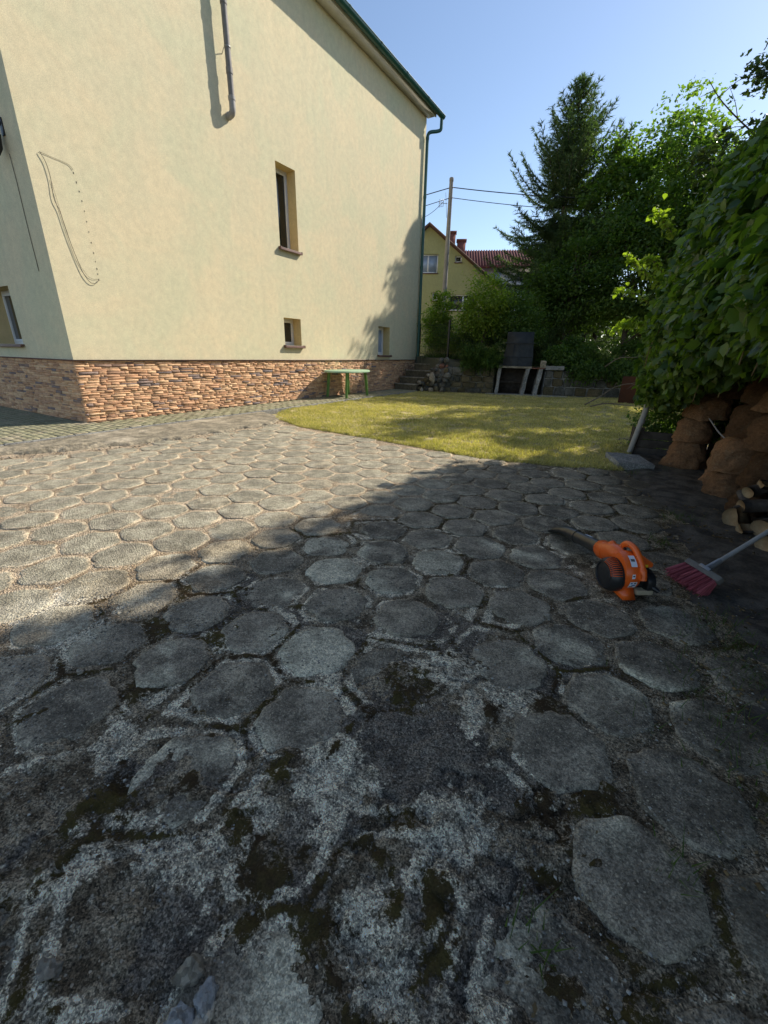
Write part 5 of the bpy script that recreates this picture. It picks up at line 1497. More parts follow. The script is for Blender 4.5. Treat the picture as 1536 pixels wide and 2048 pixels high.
# front wall in strips so that the window openings are real
us = sorted({-hw, 0.0, hw, *[a for w_ in win_n for a in w_[:2]]})
for i in range(len(us) - 1):
    a, b_ = us[i], us[i + 1]; c_ = (a + b_) / 2
    hs = sorted([w_ for w_ in win_n if w_[0] < c_ < w_[1]], key=lambda w_: w_[2])
    z_ = .7
    for h_ in hs:
        mb.add([(a, 0, z_), (b_, 0, z_), (b_, 0, h_[2]), (a, 0, h_[2])], [(0, 1, 2, 3)]); z_ = h_[3]
    mb.add([(a, 0, z_), (b_, 0, z_), (b_, 0, LZ(b_)), (a, 0, LZ(a))], [(0, 1, 2, 3)])
mb.add([(hw, 0, .7), (hw, 8, .7), (hw, 8, LZ(hw)), (hw, 0, LZ(hw))], [(0, 1, 2, 3)])
mb.add([(-hw, 0, .7), (-hw, 8, .7), (-hw, 8, LZ(hw)), (-hw, 0, LZ(hw))], [(3, 2, 1, 0)])
mb.add([(-hw, 8, .7), (hw, 8, .7), (hw, 8, LZ(hw)), (0, 8, LZ(0)), (-hw, 8, LZ(hw))], [(4, 3, 2, 1, 0)])
for h_ in win_n:
    q = [(h_[0], h_[2]), (h_[1], h_[2]), (h_[1], h_[3]), (h_[0], h_[3])]
    for k in range(4):
        (a, b_), (c_, d_) = q[k], q[(k + 1) % 4]; mb.add([(a, 0, b_), (c_, 0, d_), (c_, .16, d_), (a, .16, b_)], [(0, 1, 2, 3)])
mb.build('wall', M['stucco_yellow'], nh)
for i, h_ in enumerate(win_n):
    mb = MB(); t_ = .06; y0, y1 = .10, .155
    a, b_, c_, d_ = h_
    mb.box(a, a + t_, y0, y1, c_, d_); mb.box(b_ - t_, b_, y0, y1, c_, d_); mb.box(a + t_, b_ - t_, y0, y1, c_, c_ + t_); mb.box(a + t_, b_ - t_, y0, y1, d_ - t_, d_)
    if b_ - a > .8:
        for q in ([(a + b_) / 2] if i != 0 else [a + .58, b_ - .58 + .0]): mb.box(q - .045, q + .045, y0 - .004, y1, c_ + t_, d_ - t_)
    f = mb.build('window', M['white_pvc'], nh)
    mb = MB(); mb.box(a + t_ - .01, b_ - t_ + .01, y0 + .02, y0 + .04, c_ + t_ - .01, d_ - t_ + .01)
    mb.build('pane', M['curtain_glass'] if i == 0 else M['glass'], f)
    mb = MB(); mb.box(a - .05, b_ + .05, -.06, .1, c_ - .05, c_ - .01); mb.build('sill', M['brown_sill'], f)
mb = MB()
ov = .35
for s in (-1, 1):
    V = [(0, -ov, LZ(0) + .02), (s * (hw + .5), -ov, LZ(hw + .5) + .02), (s * (hw + .5), 8.4, LZ(hw + .5) + .02), (0, 8.4, LZ(0) + .02)]
    V += [(p[0], p[1], p[2] + .13) for p in V]
    mb.add(V, [(0, 1, 2, 3), (4, 7, 6, 5), (0, 4, 5, 1), (1, 5, 6, 2), (2, 6, 7, 3)])
rfn = mb.build('roof', M['brown_trim'], nh)
for (u0, u1, y0, zt) in ((1.05, 1.5, .9, 8.05), (1.62, 2.12, 1.1, 7.68)):
    mb = MB(); mb.box(u0, u1, y0, y0 + .45, LZ(u0) - .4, zt - .10); mb.box(u0 - .05, u1 + .05, y0 - .05, y0 + .5, zt - .10, zt)
    mb.build('chimney', M['chimney'], rfn)
# red roofed house behind it
rh = empty('red_roof_house', (-12.523 - .404 * 7, 25.043 + .915 * 7, 0), math.atan2(.404, .915))
tag(rh, 'pale house with a red tiled roof, mostly hidden behind the spruce', 'house')
mb = MB(); mb.box(2.2, 10.5, .6, 7, .8, 7.45); mb.build('wall', M['stucco_white'], rh)
mb = MB()
V = [(2.9, 3.6, 9.3), (10.8, 3.6, 9.3), (10.8, .0, 7.30), (2.2, .0, 7.30), (2.2, 7.5, 7.3), (10.8, 7.5, 7.3)]
V = [(2.0, 0, 7.3), (10.8, 0, 7.3), (10.8, 3.4, 8.95), (2.0, 3.4, 8.95), (10.8, 7, 7.3), (2.0, 7, 7.3)]
V2 = [(p[0], p[1], p[2] - .15) for p in V]
mb.add(V + V2, [(0, 1, 2, 3), (3, 2, 4, 5), (6, 9, 8, 7), (9, 11, 10, 8), (0, 6, 7, 1), (0, 3, 5, 11, 9, 6), (1, 7, 8, 10, 4, 2)])
# tile battens as relief
for k in range(44):
    u_ = 2.0 + k * .2; mb.add([(u_, -.01, 7.31), (u_ + .09, -.01, 7.31), (u_ + .09, 3.4, 8.98), (u_, 3.4, 8.98), (u_, -.01, 7.35), (u_ + .09, -.01, 7.35), (u_ + .09, 3.4, 9.01), (u_, 3.4, 9.01)], [(4, 5, 6, 7), (0, 1, 5, 4), (3, 0, 4, 7), (1, 2, 6, 5)])
mb.build('roof', M['red_roof'], rh)
mb = MB(); mb.box(4.55, 5.05, .54, .64, 6.2, 7.0); mb.build('window', M['curtain_glass'], rh)
# utility pole
pl_ = empty('utility_pole', (-8.262, 18.215, .9)); tag(pl_, 'tall pale concrete utility pole carrying two wires above the shrubs', 'utility pole')
mb = MB(); mb.tube([(0, 0, -.2), (-.003, 0, 6.72)], [.115, .075], 16); mb.lathe([(.078, 6.70), (.085, 6.72), (.085, 6.80), (.07, 6.83)], 14); mb.build('pole_shaft', M['pole_conc'], pl_, smooth=True)
mb = MB()
for z_ in (6.50, 6.16): mb.tube([(-.11, -.0, z_), (.11, 0, z_)], .018, 8)
mb.build('bracket', M['steel'], pl_)
mb = MB(); mb.tube([(-.09, -.05, 5.5), (-.18, -.07, 6.35)], .008, 6); mb.tube([(-.42, -.15, 6.02), (-.10, -.05, 5.98)], .010, 6)
for q in (-.40, -.32, -.24): mb.tube([(q, -.15, 5.86), (q, -.12, 6.14)], .006, 5)
mb.tube([(-.42, -.15, 5.88), (-.42, -.13, 6.14), (-.24, -.1, 6.10), (-.24, -.1, 5.90), (-.42, -.15, 5.88)], .006, 5)
mb.build('antenna', M['steel'], pl_)
def wire(P, sag, label, r_=.014):
    P0, P1 = Vector(P[0]), Vector(P[1]); pts = []
    for k in range(25):
        t_ = k / 24; p = P0.lerp(P1, t_); p.z -= sag * 4 * t_ * (1 - t_); pts.append(p)
    mb = MB(); mb.tube(pts, r_, 6); o = mb.build('overhead_wire', M['black_matt']); tag(o, label, 'wire')
wire([(-8.3, 18.2, 7.40), (-14.5, 15.2, 5.6)], -.05, 'upper wire running left from the pole behind the big house', .016)
wire([(-8.3, 18.2, 7.06), (-14.5, 15.2, 5.2)], -.02, 'second wire running left from the pole, under the upper one', .012)
wire([(-8.22, 18.22, 7.41), (6, 23.6, 6.9)], .42, 'upper wire running right from the pole behind the spruce', .016)
wire([(-8.22, 18.22, 7.07), (6, 23.6, 6.4)], .42, 'lower wire running right from the pole behind the spruce', .012)
wire([(-8.50, 18.1, 6.95), (-12.2, 22.8, 7.9)], .15, 'slanting service wire from the pole down to the yellow house ridge', .010)
# wire mesh fence on the terrace
fe_ = empty('wire_fence', (-6.33, 14.55, 1.05)); tag(fe_, 'dark steel post and thin wires of a garden fence behind the steps', 'fence')
for q, (dx, dy) in enumerate(((0, 0), (-1.75, 1.2), (1.7, 1.5))):
    mb = MB(); mb.rbox(dx - .03, dx + .03, dy - .03, dy + .03, -.2, 1.3, .004); mb.build('post', M['black'], fe_)
mb = MB()
for z_ in np.arange(.1, 1.25, .09):
    mb.tube([(-1.75, 1.2, z_), (0, 0, z_), (1.7, 1.5, z_)], .0028, 4)
for k in range(40):
    t_ = k / 40
    mb.tube([(-1.75 * (1 - t_), 1.2 * (1 - t_), .08), (-1.75 * (1 - t_), 1.2 * (1 - t_), 1.2)], .0024, 4, cap=False)
    mb.tube([(1.7 * t_, 1.5 * t_, .08), (1.7 * t_, 1.5 * t_, 1.2)], .0024, 4, cap=False)
mb.build('wire_mesh', M['black_matt'], fe_)

# ================================================================== VEGETATION
T4 = (np.array([(-.5, 0, 0), (0, -.30, .10), (.5, 0, 0), (0, .30, .10)]), np.array([(0, 1, 2), (0, 2, 3)]))
T6 = (np.array([(-.5, 0, 0), (-.24, -.33, .08), (.12, -.34, .06), (.55, 0, -.12), (.12, .34, .06), (-.24, .33, .08), (0, 0, -.02)]),
      np.array([(0, 1, 6), (1, 2, 6), (2, 3, 6), (3, 4, 6), (4, 5, 6), (5, 0, 6)]))
T5 = (np.array([(-.45, 0, 0), (-.15, -.42, .05), (.12, -.2, 0), (.5, -.28, .02), (.32, 0, -.05), (.5, .3, .02), (.12, .2, 0), (-.15, .42, .05)]),
      np.array([(0, 1, 2), (2, 3, 4), (0, 2, 4), (4, 5, 6), (0, 4, 6), (0, 6, 7)]))
def leaves(P, D, Nn, size, tpl, seed, tone=None, jit=.35):
    """P points, D leaf direction, Nn normal hint"""
    r4 = np.random.default_rng(seed); n = len(P)
    D = D + r4.normal(0, jit, (n, 3)); D /= np.linalg.norm(D, axis=1)[:, None]
    Nn = Nn + r4.normal(0, jit, (n, 3)); Nn -= D * (Nn * D).sum(1)[:, None]; Nn /= (np.linalg.norm(Nn, axis=1)[:, None] + 1e-9)
    B = np.cross(Nn, D)
    s = size * (.6 + .8 * r4.random(n)) if np.ndim(size) == 0 else size
    T, F = tpl; m_ = len(T)
    V = P[:, None] + (T[None, :, 0, None] * D[:, None] + T[None, :, 1, None] * B[:, None] + T[None, :, 2, None] * Nn[:, None]) * s[:, None, None]
    Fa = (F[None] + (np.arange(n) * m_)[:, None, None]).reshape(-1, 3)
    tn = r4.random(n) if tone is None else np.clip(tone + r4.normal(0, .18, n), 0, 1)
    return V.reshape(-1, 3), Fa, np.repeat(tn, m_)
def leafobj(name, V, F, tn, mat, parent, stuff=True, loc=None):
    o = obj(name, mesh_np(name, V, F, attr=dict(tone=tn)), mat, parent)
    if loc is not None: o.location = loc
    if stuff: o['kind'] = 'stuff'
    return o
def crown_pts(c, rad, ncl, per, seed, clr=.34, shell=.45, flatbot=.5, lump=1.0):
    """leaf positions gathered in clumps spread through an uneven ellipsoid"""
    r4 = np.random.default_rng(seed)
    u = r4.normal(size=(ncl, 3)); u /= np.linalg.norm(u, axis=1)[:, None]
    bump_ = (1 - .28 * lump) + .62 * lump * noise3(u * 1.0 + seed, 1.9)
    rr = (shell + (1 - shell) * r4.random(ncl) ** .5) * bump_
    C_ = u * rr[:, None] * np.array(rad); C_[:, 2] = np.where(C_[:, 2] < 0, C_[:, 2] * flatbot, C_[:, 2])
    csz = clr * (.5 + r4.random(ncl))
    P = np.repeat(C_, per, 0) + np.clip(r4.normal(0, 1, (ncl * per, 3)), -1.7, 1.7) * np.repeat(csz, per)[:, None] * np.array([1, 1, .6])
    out = P / np.array(rad); out /= (np.linalg.norm(out, axis=1)[:, None] + 1e-6)
    ct = np.repeat(r4.random(ncl), per)
    return P + np.array(c), out, ct, C_ + np.array(c)
def broadleaf(x_, y_, zb, c, rad, ncl, per, size, mat, label, cat, seed, group=None, name='tree', trunk=True, tpl=T4, clr=.34, shell=.4, flatbot=.55, th_=.12, nl=14, lump=1.0):
    t_ = empty(name, (x_, y_, zb)); tag(t_, label, cat, group)
    P, out, ct, CC = crown_pts((c[0] - x_, c[1] - y_, c[2] - zb), rad, ncl, per, seed, clr, shell, flatbot, lump)
    D = out * .6 + np.array([0, 0, -.35]); Nn = out * .4 + np.array([0, 0, 1.0])
    V, F, tn = leaves(P, D, Nn, size, tpl, seed + 1, ct, .45)
    leafobj('crown', V, F, tn, mat, t_)
    if trunk:
        r4 = random.Random(seed); mb = MB(); cz = c[2] - zb
        top = Vector((c[0] - x_, c[1] - y_, cz + rad[2] * .55))
        tp = curve_pts([(0, 0, -.1), (r4.gauss(0, .08), r4.gauss(0, .08), cz * .35), (top.x * .5 + r4.gauss(0, .12), top.y * .5, cz * .75), top], 5)
        mb.tube(tp, [th_ * (1 - .85 * i / len(tp)) for i in range(len(tp))], 9)
        for k in range(nl):
            i = int(len(tp) * (.30 + .6 * k / nl)); tgt = Vector(CC[r4.randrange(len(CC))])
            mid = tp[i].lerp(tgt, .5) + Vector((0, 0, .15))
            cp_ = curve_pts([tp[i], mid, tgt], 4); r0 = th_ * .42 * (1 - .5 * k / nl)
            mb.tube(cp_, [r0 * (1 - .8 * j / len(cp_)) for j in range(len(cp_))], 6)
        mb.build('trunk', M['bark'], t_, smooth=True)
    return t_

# ---- spruce
sp = empty('spruce_tree', (-4.42, 21.04, 1.0)); tag(sp, 'tall dark pointed spruce rising above the shrubs behind the barbecue', 'tree')
H_ = 10.15
mb = MB(); mb.tube([(0, 0, -.2), (0, 0, 5), (0, 0, H_)], [.19, .10, .012], 9); mb.build('trunk', M['bark'], sp, smooth=True)
r4 = np.random.default_rng(44); SP = []; SD = []; mb = MB()
zz = .3
while zz < H_ - .15:
    rl = .58 * (H_ - zz) ** .93; nb_ = 6 if zz < 8 else 5
    a0_ = r4.random() * 6.28
    for k in range(nb_):
        a = a0_ + 2 * PI * k / nb_ + r4.normal(0, .2); L = rl * r4.uniform(.68, 1.16)
        if r4.random() < .12: L *= .7
        dirh = np.array([math.cos(a), math.sin(a), 0]); z0 = zz + r4.normal(0, .06)
        nst = max(4, int(L / .13))
        up0 = .12 if zz < 6 else .45
        pts = []
        for j in range(nst + 1):
            t_ = j / nst; pts.append(dirh * L * t_ + np.array([0, 0, z0 + L * (up0 * t_ - .50 * t_ * (1 - t_) + (.16 if zz < 6 else .25) * t_ ** 2.5 - (.28 if zz < 6 else .05) * t_)]))
        mb.tube([Vector(p) for p in pts[::2]], [.022 * (1 - j / (nst + 1)) + .004 for j in range(0, nst + 1, 2)], 4, cap=False)
        side_ = np.array([-dirh[1], dirh[0], 0])
        for j in range(1, nst + 1):
            t_ = j / nst; tl = (.42 * (1 - t_) + .12) * min(1, L / 1.2) * r4.uniform(.7, 1.2)
            tang = pts[j] - pts[j - 1]; tang /= np.linalg.norm(tang)
            for s in (-1, 1):
                d_ = tang * .75 + side_ * s * .75 + np.array([0, 0, -.22 + r4.normal(0, .12)]); d_ /= np.linalg.norm(d_)
                nn_ = max(2, int(tl / .055))
                for q in range(nn_):
                    SP.append(pts[j] + d_ * tl * (q + .5) / nn_); SD.append(d_)
            for q in range(2): SP.append(pts[j] - tang * r4.random() * .1); SD.append(tang)
    zz += .19 if zz < 7 else .17
SP = np.array(SP); SD = np.array(SD); print('spruce twigs', len(SP))
SPp = np.repeat(SP, 5, 0); SDd = np.repeat(SD, 5, 0)
TN = (np.array([(0, -.09, 0), (0, .09, 0), (1, 0, 0)]), np.array([(0, 1, 2)]))
V, F, tn = leaves(SPp, SDd, np.tile(np.array([0, 0, 1.0]), (len(SPp), 1)), .15, TN, 45, None, .55)
leafobj('crown', V, F, tn, M['needle'], sp)
mb.build('branches', M['bark'], sp)
# ---- a smaller leader of a second spruce just showing among the maples
sp2 = empty('young_spruce', (-2.82, 20.9, 1.0)); tag(sp2, 'thin spruce tip poking out of the leafy crowns right of the big spruce', 'tree')
mb = MB(); mb.tube([(0, 0, -.2), (0, 0, 8.45)], [.09, .006], 7); mb.build('trunk', M['bark'], sp2)
SP = []; SD = []
for z_ in np.arange(4, 8.4, .16):
    for k in range(5):
        a = r4.random() * 6.28; L = .30 * (8.5 - z_) + .08
        d_ = np.array([math.cos(a) * .8, math.sin(a) * .8, .75]); d_ /= np.linalg.norm(d_)
        for q in range(max(2, int(L / .06))): SP.append(np.array([0, 0, z_]) + d_ * q * .06); SD.append(d_)
SP = np.repeat(np.array(SP), 5, 0); SD = np.repeat(np.array(SD), 5, 0)
V, F, tn = leaves(SP, SD, np.tile(np.array([0, 0, 1.0]), (len(SP), 1)), .12, TN, 46, None, .5); leafobj('crown', V, F, tn, M['needle'], sp2)

# ---- broadleaf trees behind the lawn
broadleaf(-2.4, 20.6, 1.0, (-2.3, 20.6, 6.0), (1.7, 1.5, 3.0), 260, 62, .13, M['maple'], 'leafy tree with bright yellow-green top close beside the spruce', 'tree', 201, 'broadleaf trees behind the lawn', 'leafy_tree', tpl=T5, clr=.26)
broadleaf(-.7, 20.2, 1.0, (-.75, 20.2, 6.1), (1.75, 1.7, 2.9), 235, 58, .13, M['maple'], 'leafy tree in the middle of the crowns, sky glinting through it', 'tree', 202, 'broadleaf trees behind the lawn', 'leafy_tree', tpl=T5, clr=.26)
broadleaf(1.2, 19.2, 1.0, (.75, 19.0, 5.2), (1.6, 1.6, 2.35), 235, 58, .13, M['maple'], 'leafy tree furthest right of the crowns behind the lawn', 'tree', 203, 'broadleaf trees behind the lawn', 'leafy_tree', tpl=T5, clr=.26)
broadleaf(-3.2, 18.6, 1.0, (-3.2, 18.6, 3.4), (1.5, 1.2, 2.1), 170, 80, .11, M['undergrowth'], 'dark bushy tree under the spruce right behind the barbecue', 'tree', 204, 'dark trees under the crowns', 'bushy_tree', clr=.28)
broadleaf(-1.0, 18.2, 1.0, (-1.0, 18.2, 3.4), (1.7, 1.2, 2.4), 190, 80, .11, M['undergrowth'], 'dark bushy tree in the deep shade right of the barbecue', 'tree', 205, 'dark trees under the crowns', 'bushy_tree', clr=.28)
broadleaf(1.0, 17.9, 1.0, (1.0, 17.9, 3.3), (1.6, 1.2, 2.5), 170, 80, .11, M['undergrowth'], 'dark bushy tree at the right end of the retaining wall', 'tree', 206, 'dark trees under the crowns', 'bushy_tree', clr=.28)
# ---- trees along the right side; their crowns shade the patio
RG = 'tall trees along the right side behind the creeper'
for i, (x_, y_, cz, rx, ry, rz, lab) in enumerate([
    (2.3, 15.4, 5.9, 2.0, 1.8, 2.5, 'tall tree whose leaves fill the top right corner of the picture'),
    (3.45, 9.3, 5.0, 1.75, 1.9, 2.2, 'second tall tree from the far end of the right-hand row'),
    (3.6, 6.7, 5.0, 2.0, 1.8, 2.3, 'third tall tree from the far end of the right-hand row'),
    (3.65, 3.9, 5.0, 2.0, 1.8, 2.3, 'fourth tall tree from the far end of the right-hand row'),
    (3.9, 14.8, 5.4, 2.1, 2.0, 2.5, 'tall tree at the very far end of the right-hand row')][:4]):
    broadleaf(x_, y_, 0, (x_, y_, cz), (rx, ry, rz), 210 if i == 0 else 300, 60, .13 if i == 0 else .19, M['tall_leaf'], lab, 'tree', 220 + i, RG, 'tall_tree', tpl=T5, clr=.24, flatbot=.9, th_=.16, lump=1.0 if i == 0 else .35)
twig('bare_branch', [(1.9, 15.8, 5.6), (1.0, 15.7, 6.4), (.42, 15.6, 6.9), (.02, 15.55, 7.3), (-.28, 15.5, 7.68)], .022, 'bare forked twig against the sky near the top right', 'branch', mat=M['bark'], side=4, seed=9)

# ---- shrubs on the terrace
broadleaf(-5.45, 15.4, 1.0, (-5.4, 15.4, 2.55), (.85, .7, 1.20), 130, 60, .085, M['shrub'], 'bright yellow-green shrub in front of the yellow house', 'shrub', 240, None, 'shrub', clr=.19, th_=.04, shell=.3)
broadleaf(-4.35, 15.9, 1.0, (-4.3, 15.9, 2.2), (.8, .7, 1.0), 110, 60, .085, M['undergrowth'], 'mid green shrub between the bright shrub and the barbecue hood', 'shrub', 241, None, 'shrub', clr=.20, th_=.04, shell=.3)
broadleaf(-7.35, 15.75, 1.0, (-7.35, 15.75, 2.25), (.42, .45, 1.25), 110, 55, .085, M['shrub'], 'tall narrow sunlit climber shrub behind the downpipe', 'shrub', 242, None, 'shrub', clr=.16, th_=.04, shell=.2, flatbot=.95)
broadleaf(-6.75, 15.7, 1.0, (-6.75, 15.7, 1.55), (.5, .45, .65), 90, 55, .075, M['shrub'], 'low leafy shrub at the foot of the utility pole', 'shrub', 243, None, 'shrub', clr=.16, th_=.03, shell=.2, flatbot=.95)
broadleaf(-5.9, 16.2, 1.0, (-5.9, 16.2, 1.7), (.8, .45, .75), 100, 55, .075, M['undergrowth'], 'leafy shrub just behind the dark fence post', 'shrub', 244, None, 'shrub', clr=.18, th_=.03, shell=.2, flatbot=.95)
# dark spreading juniper over the wall
jn = empty('juniper', (-5.15, 14.5, .85)); tag(jn, 'dark spreading juniper hanging over the retaining wall left of the hood', 'shrub')
r4 = np.random.default_rng(61); SP = []; SD = []
mb = MB()
for k in range(150):
    a = r4.random() * 2 * PI; el = r4.uniform(-.15, 1.15); L = r4.uniform(.45, .85)
    d_ = np.array([math.cos(a) * math.cos(el), math.sin(a) * math.cos(el), math.sin(el)]); d_ *= np.array([1.05, .75, 1.25])
    st0 = np.array([r4.normal(0, .14), r4.normal(0, .12), .05]); nst = 9; pts = []
    for j in range(nst): t_ = (j + 1) / nst; pts.append(st0 + d_ * L * t_ + np.array([0, 0, -.20 * t_ * t_]))
    if k % 6 == 0: mb.tube([Vector(st0)] + [Vector(p) for p in pts[::3]], .008, 4, cap=False)
    for j, p in enumerate(pts):
        if j < 3: continue
        for q in range(10): 
            SP.append(p + r4.normal(0, .05, 3)); SD.append(d_ * .8 + r4.normal(0, .5, 3) + np.array([0, 0, .1]))
SP = np.repeat(np.array(SP), 3, 0); SD = np.repeat(np.array(SD), 3, 0); SP += r4.normal(0, .015, SP.shape)
V, F, tn = leaves(SP, SD, np.tile(np.array([0, 0, 1.0]), (len(SP), 1)), .075, (np.array([(0, -.13, 0), (0, .13, 0), (1, 0, 0)]), np.array([(0, 1, 2)])), 62, None, .3)
leafobj('foliage', V, F, tn, M['juniper'], jn); mb.build('stems', M['bark'], jn)
# low plants and tall grass along the wall top
for i, (x_, y_, w_, n_, hgt, lab, mt) in enumerate([
    (-2.1, 15.75, .55, 1500, .50, 'clump of long green grass-like leaves on the wall right of the barbecue', 'tallgrass'),
    (-1.3, 16.1, .5, 900, .35, 'darker clump of long leaves further right along the wall top', 'tallgrass'),
    (-6.6, 14.65, .35, 900, .16, 'short sunlit grass at the top of the steps', 'tallgrass'),
    (-7.0, 15.3, .4, 900, .34, 'tall dry grass behind the top step', 'grass')]):
    P = np.stack([x_ + r4.normal(0, w_, n_), y_ + np.abs(r4.normal(0, .25, n_)), np.full(n_, .86 if i < 2 else 1.08)], 1)
    V, F, tn = blades(P, hgt, .018, 1.0, 300 + i); tag(obj('grass_clump', mesh_np('grass_clump', V, F, attr=dict(tone=tn)), M[mt]), lab, 'grass', kind='stuff')
for i, (x_, y_, z_, rad, lab) in enumerate([
    (-2.75, 15.5, 1.12, (.35, .3, .42), 'leafy plant right behind the barbecue corner block'),
    (-2.3, 16.2, 1.3, (.6, .4, .6), 'leafy perennial behind the long grass'),
    (-.8, 16.8, 1.25, (.7, .4, .6), 'dark leafy bush on the wall toward its right end'),
    (.4, 17.2, 1.25, (.7, .4, .65), 'dark leafy bush at the far right of the wall'),
    (.30, 6.95, .42, (.32, .28, .42), 'dark leafy tangle behind the wooden box under the creeper'),
    (.75, 6.85, .55, (.35, .25, .55), 'dark leafy tangle between the box and the far sack column'),
    (-1.9, 15.35, .82, (.45, .22, .28), 'low leafy plant spilling over the wall just right of the barbecue'),
    (-.9, 15.75, .78, (.5, .22, .34), 'leafy plant hanging over the middle of the right-hand wall'),
    (.15, 16.15, .72, (.5, .25, .45), 'leafy plant covering the right end of the wall')]):
    broadleaf(x_, y_, .8 if y_ > 10 else 0, (x_, y_, z_), rad, 50, 60, .09 if y_ > 10 else .05, M['undergrowth'], lab, 'plant', 260 + i, None, 'leafy_plant', trunk=False, clr=.16 if y_ > 10 else .09, shell=.2, flatbot=.9)
# far tree line closing the view between trunks
r4 = np.random.default_rng(77)
P, out, ct, CC = crown_pts((0, 0, 0), (1, 1, 1), 10, 2, 1)
n = 26000; x = r4.uniform(-6, 26, n); y = r4.uniform(33, 37, n); top = 3.6 + 2.2 * fbm(x, y * 0, .5, 4, 5) + np.clip(x, 0, 10) * .25
z = .8 + (top - .8) * r4.random(n) ** .8
V, F, tn = leaves(np.stack([x, y, z], 1), r4.normal(size=(n, 3)), r4.normal(size=(n, 3)) + np.array([0, -1, .5]), .32, T4, 78, fbm(x, z, .8, 3, 6))
tag(leafobj('distant_trees', V, F, tn, M['undergrowth'], None), 'distant band of green trees seen between the trunks', 'trees')

# ---- creeper covered hedge over the sacks
cr_ = empty('creeper', (1.2, 4.6, 0)); tag(cr_, 'thick dark green creeper hanging over the sacks on the right', 'creeper')
PX = np.array([.75, .30, .06, -.03, -.05, .03, .20, .55, 1.1, 1.9, 3.0]); PZ_ = np.array([1.12, .98, 1.02, 1.25, 1.65, 2.05, 2.45, 2.85, 3.1, 3.15, 3.0])
tt_ = np.concatenate([[0], np.cumsum(np.hypot(np.diff(PX), np.diff(PZ_)))]); tt_ /= tt_[-1]
def hedge_pts(n, seed, ymin=.6, ymax=7.3, tmin=0, tmax=1):
    r5 = np.random.default_rng(seed)
    t_ = r5.uniform(tmin, tmax, n) ** 1.0; y = r5.uniform(ymin, ymax, n)
    e = .01
    x = np.interp(t_, tt_, PX); z = np.interp(t_, tt_, PZ_)
    x2 = np.interp(np.clip(t_ + .02, 0, 1), tt_, PX); z2 = np.interp(np.clip(t_ + .02, 0, 1), tt_, PZ_); x1 = np.interp(np.clip(t_ - .02, 0, 1), tt_, PX); z1 = np.interp(np.clip(t_ - .02, 0, 1), tt_, PZ_)
    nx_ = -(z2 - z1); nz_ = (x2 - x1); L = np.hypot(nx_, nz_) + 1e-9; nx_ /= L; nz_ /= L
    sh_ = np.interp(y, [0, 2, 3.5, 5, 6, 7.3], [.60, .50, .33, .04, -.12, -.12])
    zb = np.interp(y, [0, 3.5, 4.6, 5.4, 6, 7.3], [.22, .20, .12, -.02, -.25, -.42])
    low = np.clip((2.0 - z) / 1.0, 0, 1)
    z = z + zb * low
    x = x + sh_
    # rounding of the far end
    cap = np.clip((y - 6.1) / 1.2, 0, 1); k = np.sqrt(np.clip(1 - cap ** 2, 0, 1))
    x = 1.3 + (x - 1.3) * (.55 + .45 * k); z = .9 + (z - .9) * (.7 + .3 * k)
    zt_ = np.interp(y, [0, 3.5, 5, 7], [.1, .18, .32, .32]); z = z + zt_ * np.clip((z - 1.6) / 1.2, 0, 1)
    b1 = (fbm(y, t_ * 5, 1.6, 4, 33) - .5) * .42 + (fbm(y, t_ * 5, 5, 3, 34) - .5) * .16
    N_ = np.stack([nx_, cap * 1.2, nz_], 1); N_ /= np.linalg.norm(N_, axis=1)[:, None]
    dep = r5.random(n) ** 1.6 * .30
    P = np.stack([x, y, z], 1) + N_ * (b1 - dep)[:, None] + r5.normal(0, .02, (n, 3))
    return P, N_, dep
P, N_, dep = hedge_pts(66000, 90)
org = np.array([1.2, 4.6, 0])
D = N_ * .55 + np.array([-.1, .05, -.55]); 
sz = .080 * (.45 + .95 * rng.random(len(P)))
dC = np.linalg.norm(P - np.array([0, 0, 1.2]), axis=1)
az_ok = (P[:, 1] > 2.2) & (dep < .07) & (np.arctan2(P[:, 0], P[:, 1]) < .22)
idx = np.where(az_ok)[0]; idx = idx[np.argsort(dC[idx])][:900]; rng.shuffle(idx); big = idx[:290]
keep = np.ones(len(P), bool); keep[big] = False
V, F, tn = leaves(P[keep] - org, D[keep], N_[keep] + np.array([0, 0, .5]), sz[keep], T6, 91, None, .55)
leafobj('foliage', V, F, tn, M['ivy'], cr_)
lm = []
for k in range(6):
    T, Ff = T6; Vv = T.copy(); Vv[:, 2] += rng.normal(0, .02, len(T))
    me = mesh_np('leaf', Vv, Ff, attr=dict(tone=np.full(len(T), .15 + .14 * k))); me.materials.append(M['ivy']); lm.append(me)
for j, i in enumerate(big):
    o = bpy.data.objects.new('leaf', lm[j % 6]); COL.objects.link(o); o.parent = cr_
    o.location = tuple(P[i] - org + N_[i] * .02)
    d = Vector(D[i] + rng.normal(0, .3, 3)).normalized(); nn_ = Vector(N_[i] + np.array([0, 0, .5]) + rng.normal(0, .3, 3)); nn_ = (nn_ - d * nn_.dot(d)).normalized(); bb = nn_.cross(d)
    o.rotation_euler = Matrix((d, bb, nn_)).transposed().to_euler(); s_ = .06 + .06 * rng.random(); o.scale = (s_, s_, s_)
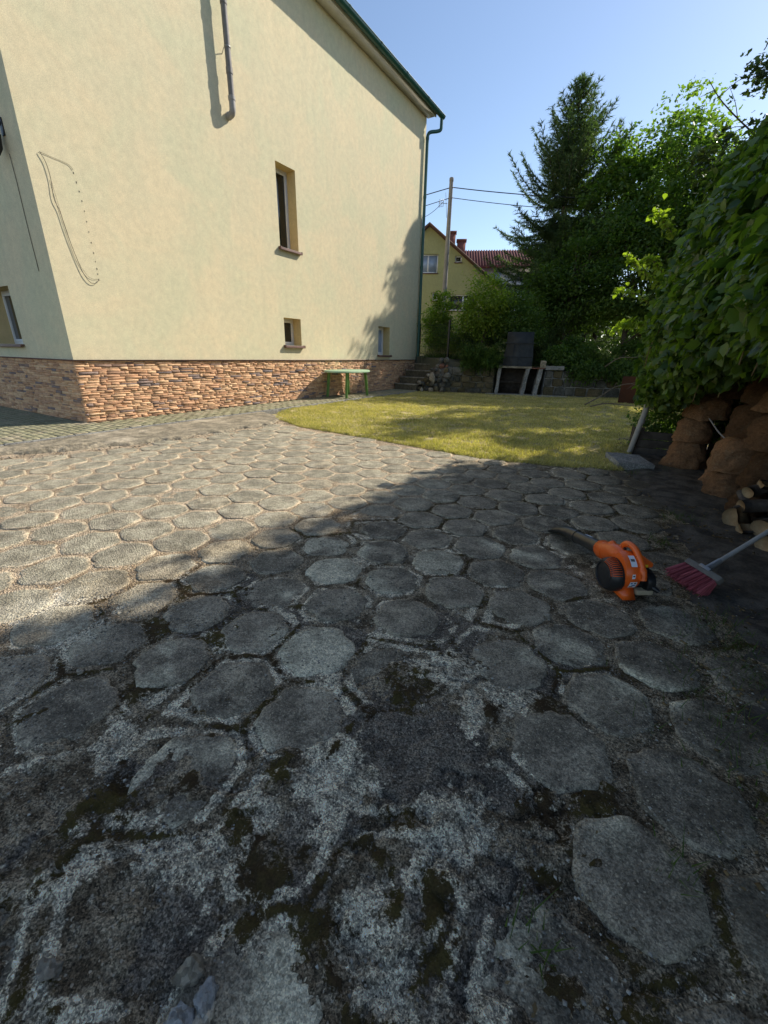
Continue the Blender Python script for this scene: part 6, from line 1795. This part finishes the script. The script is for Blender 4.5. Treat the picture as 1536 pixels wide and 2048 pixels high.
# inner mass so the heart of the hedge is dark and closed
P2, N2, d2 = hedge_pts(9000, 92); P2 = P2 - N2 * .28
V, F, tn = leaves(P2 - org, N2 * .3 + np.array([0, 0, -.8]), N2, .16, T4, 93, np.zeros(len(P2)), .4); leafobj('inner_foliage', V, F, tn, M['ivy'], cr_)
mb = MB()
for k in range(40):
    Pk, Nk, _ = hedge_pts(1, 400 + k, 2.5, 7.2, .05, .75); a = Vector(Pk[0] - org - Nk[0] * .05)
    mb.tube(curve_pts([a + Vector((.25, random.gauss(0, .3), .8)), a + Vector((.12, random.gauss(0, .15), .35)), a, a + Vector((-.02, random.gauss(0, .1), -.25))], 4), .0045, 5)
mb.build('stems', M['vine'], cr_)
# free shoots reaching out to the left
for k, (p0, p1, p2) in enumerate([((-.2, 6.6, 1.85), (-.42, 6.6, 1.98), (-.62, 6.6, 2.02)), ((-.15, 6.5, 2.05), (-.38, 6.5, 2.22), (-.55, 6.5, 2.38)), ((-.15, 6.7, 2.2), (-.3, 6.7, 2.35), (-.42, 6.7, 2.30)), ((-.18, 6.5, 1.6), (-.38, 6.5, 1.62), (-.52, 6.5, 1.55)), ((-.1, 6.3, 2.5), (-.22, 6.3, 2.62), (-.33, 6.3, 2.78))]):
    mb = MB(); cp_ = curve_pts([Vector(p) - Vector(org) for p in (p0, p1, p2)], 6); mb.tube(cp_, [.006 - .0035 * i / len(cp_) for i in range(len(cp_))], 5)
    sh_o = mb.build('shoot', M['vine'], cr_)
    Pn = np.array([tuple(p) for p in cp_ for _ in range(9 if k != 0 else 6)]) + rng.normal(0, .03, (len(cp_) * (9 if k != 0 else 6), 3))
    V, F, tn = leaves(Pn, rng.normal(0, .6, Pn.shape) + np.array([-.3, 0, -.5]), np.tile([0, 0, 1.0], (len(Pn), 1)), .055, T6, 500 + k, np.full(len(Pn), .9)); leafobj('shoot_leaves', V, F, tn, M['shrub'], sh_o)
print('objects', len(bpy.data.objects), 'tris', sum(len(o.data.polygons) for o in bpy.data.objects if o.type == 'MESH'))
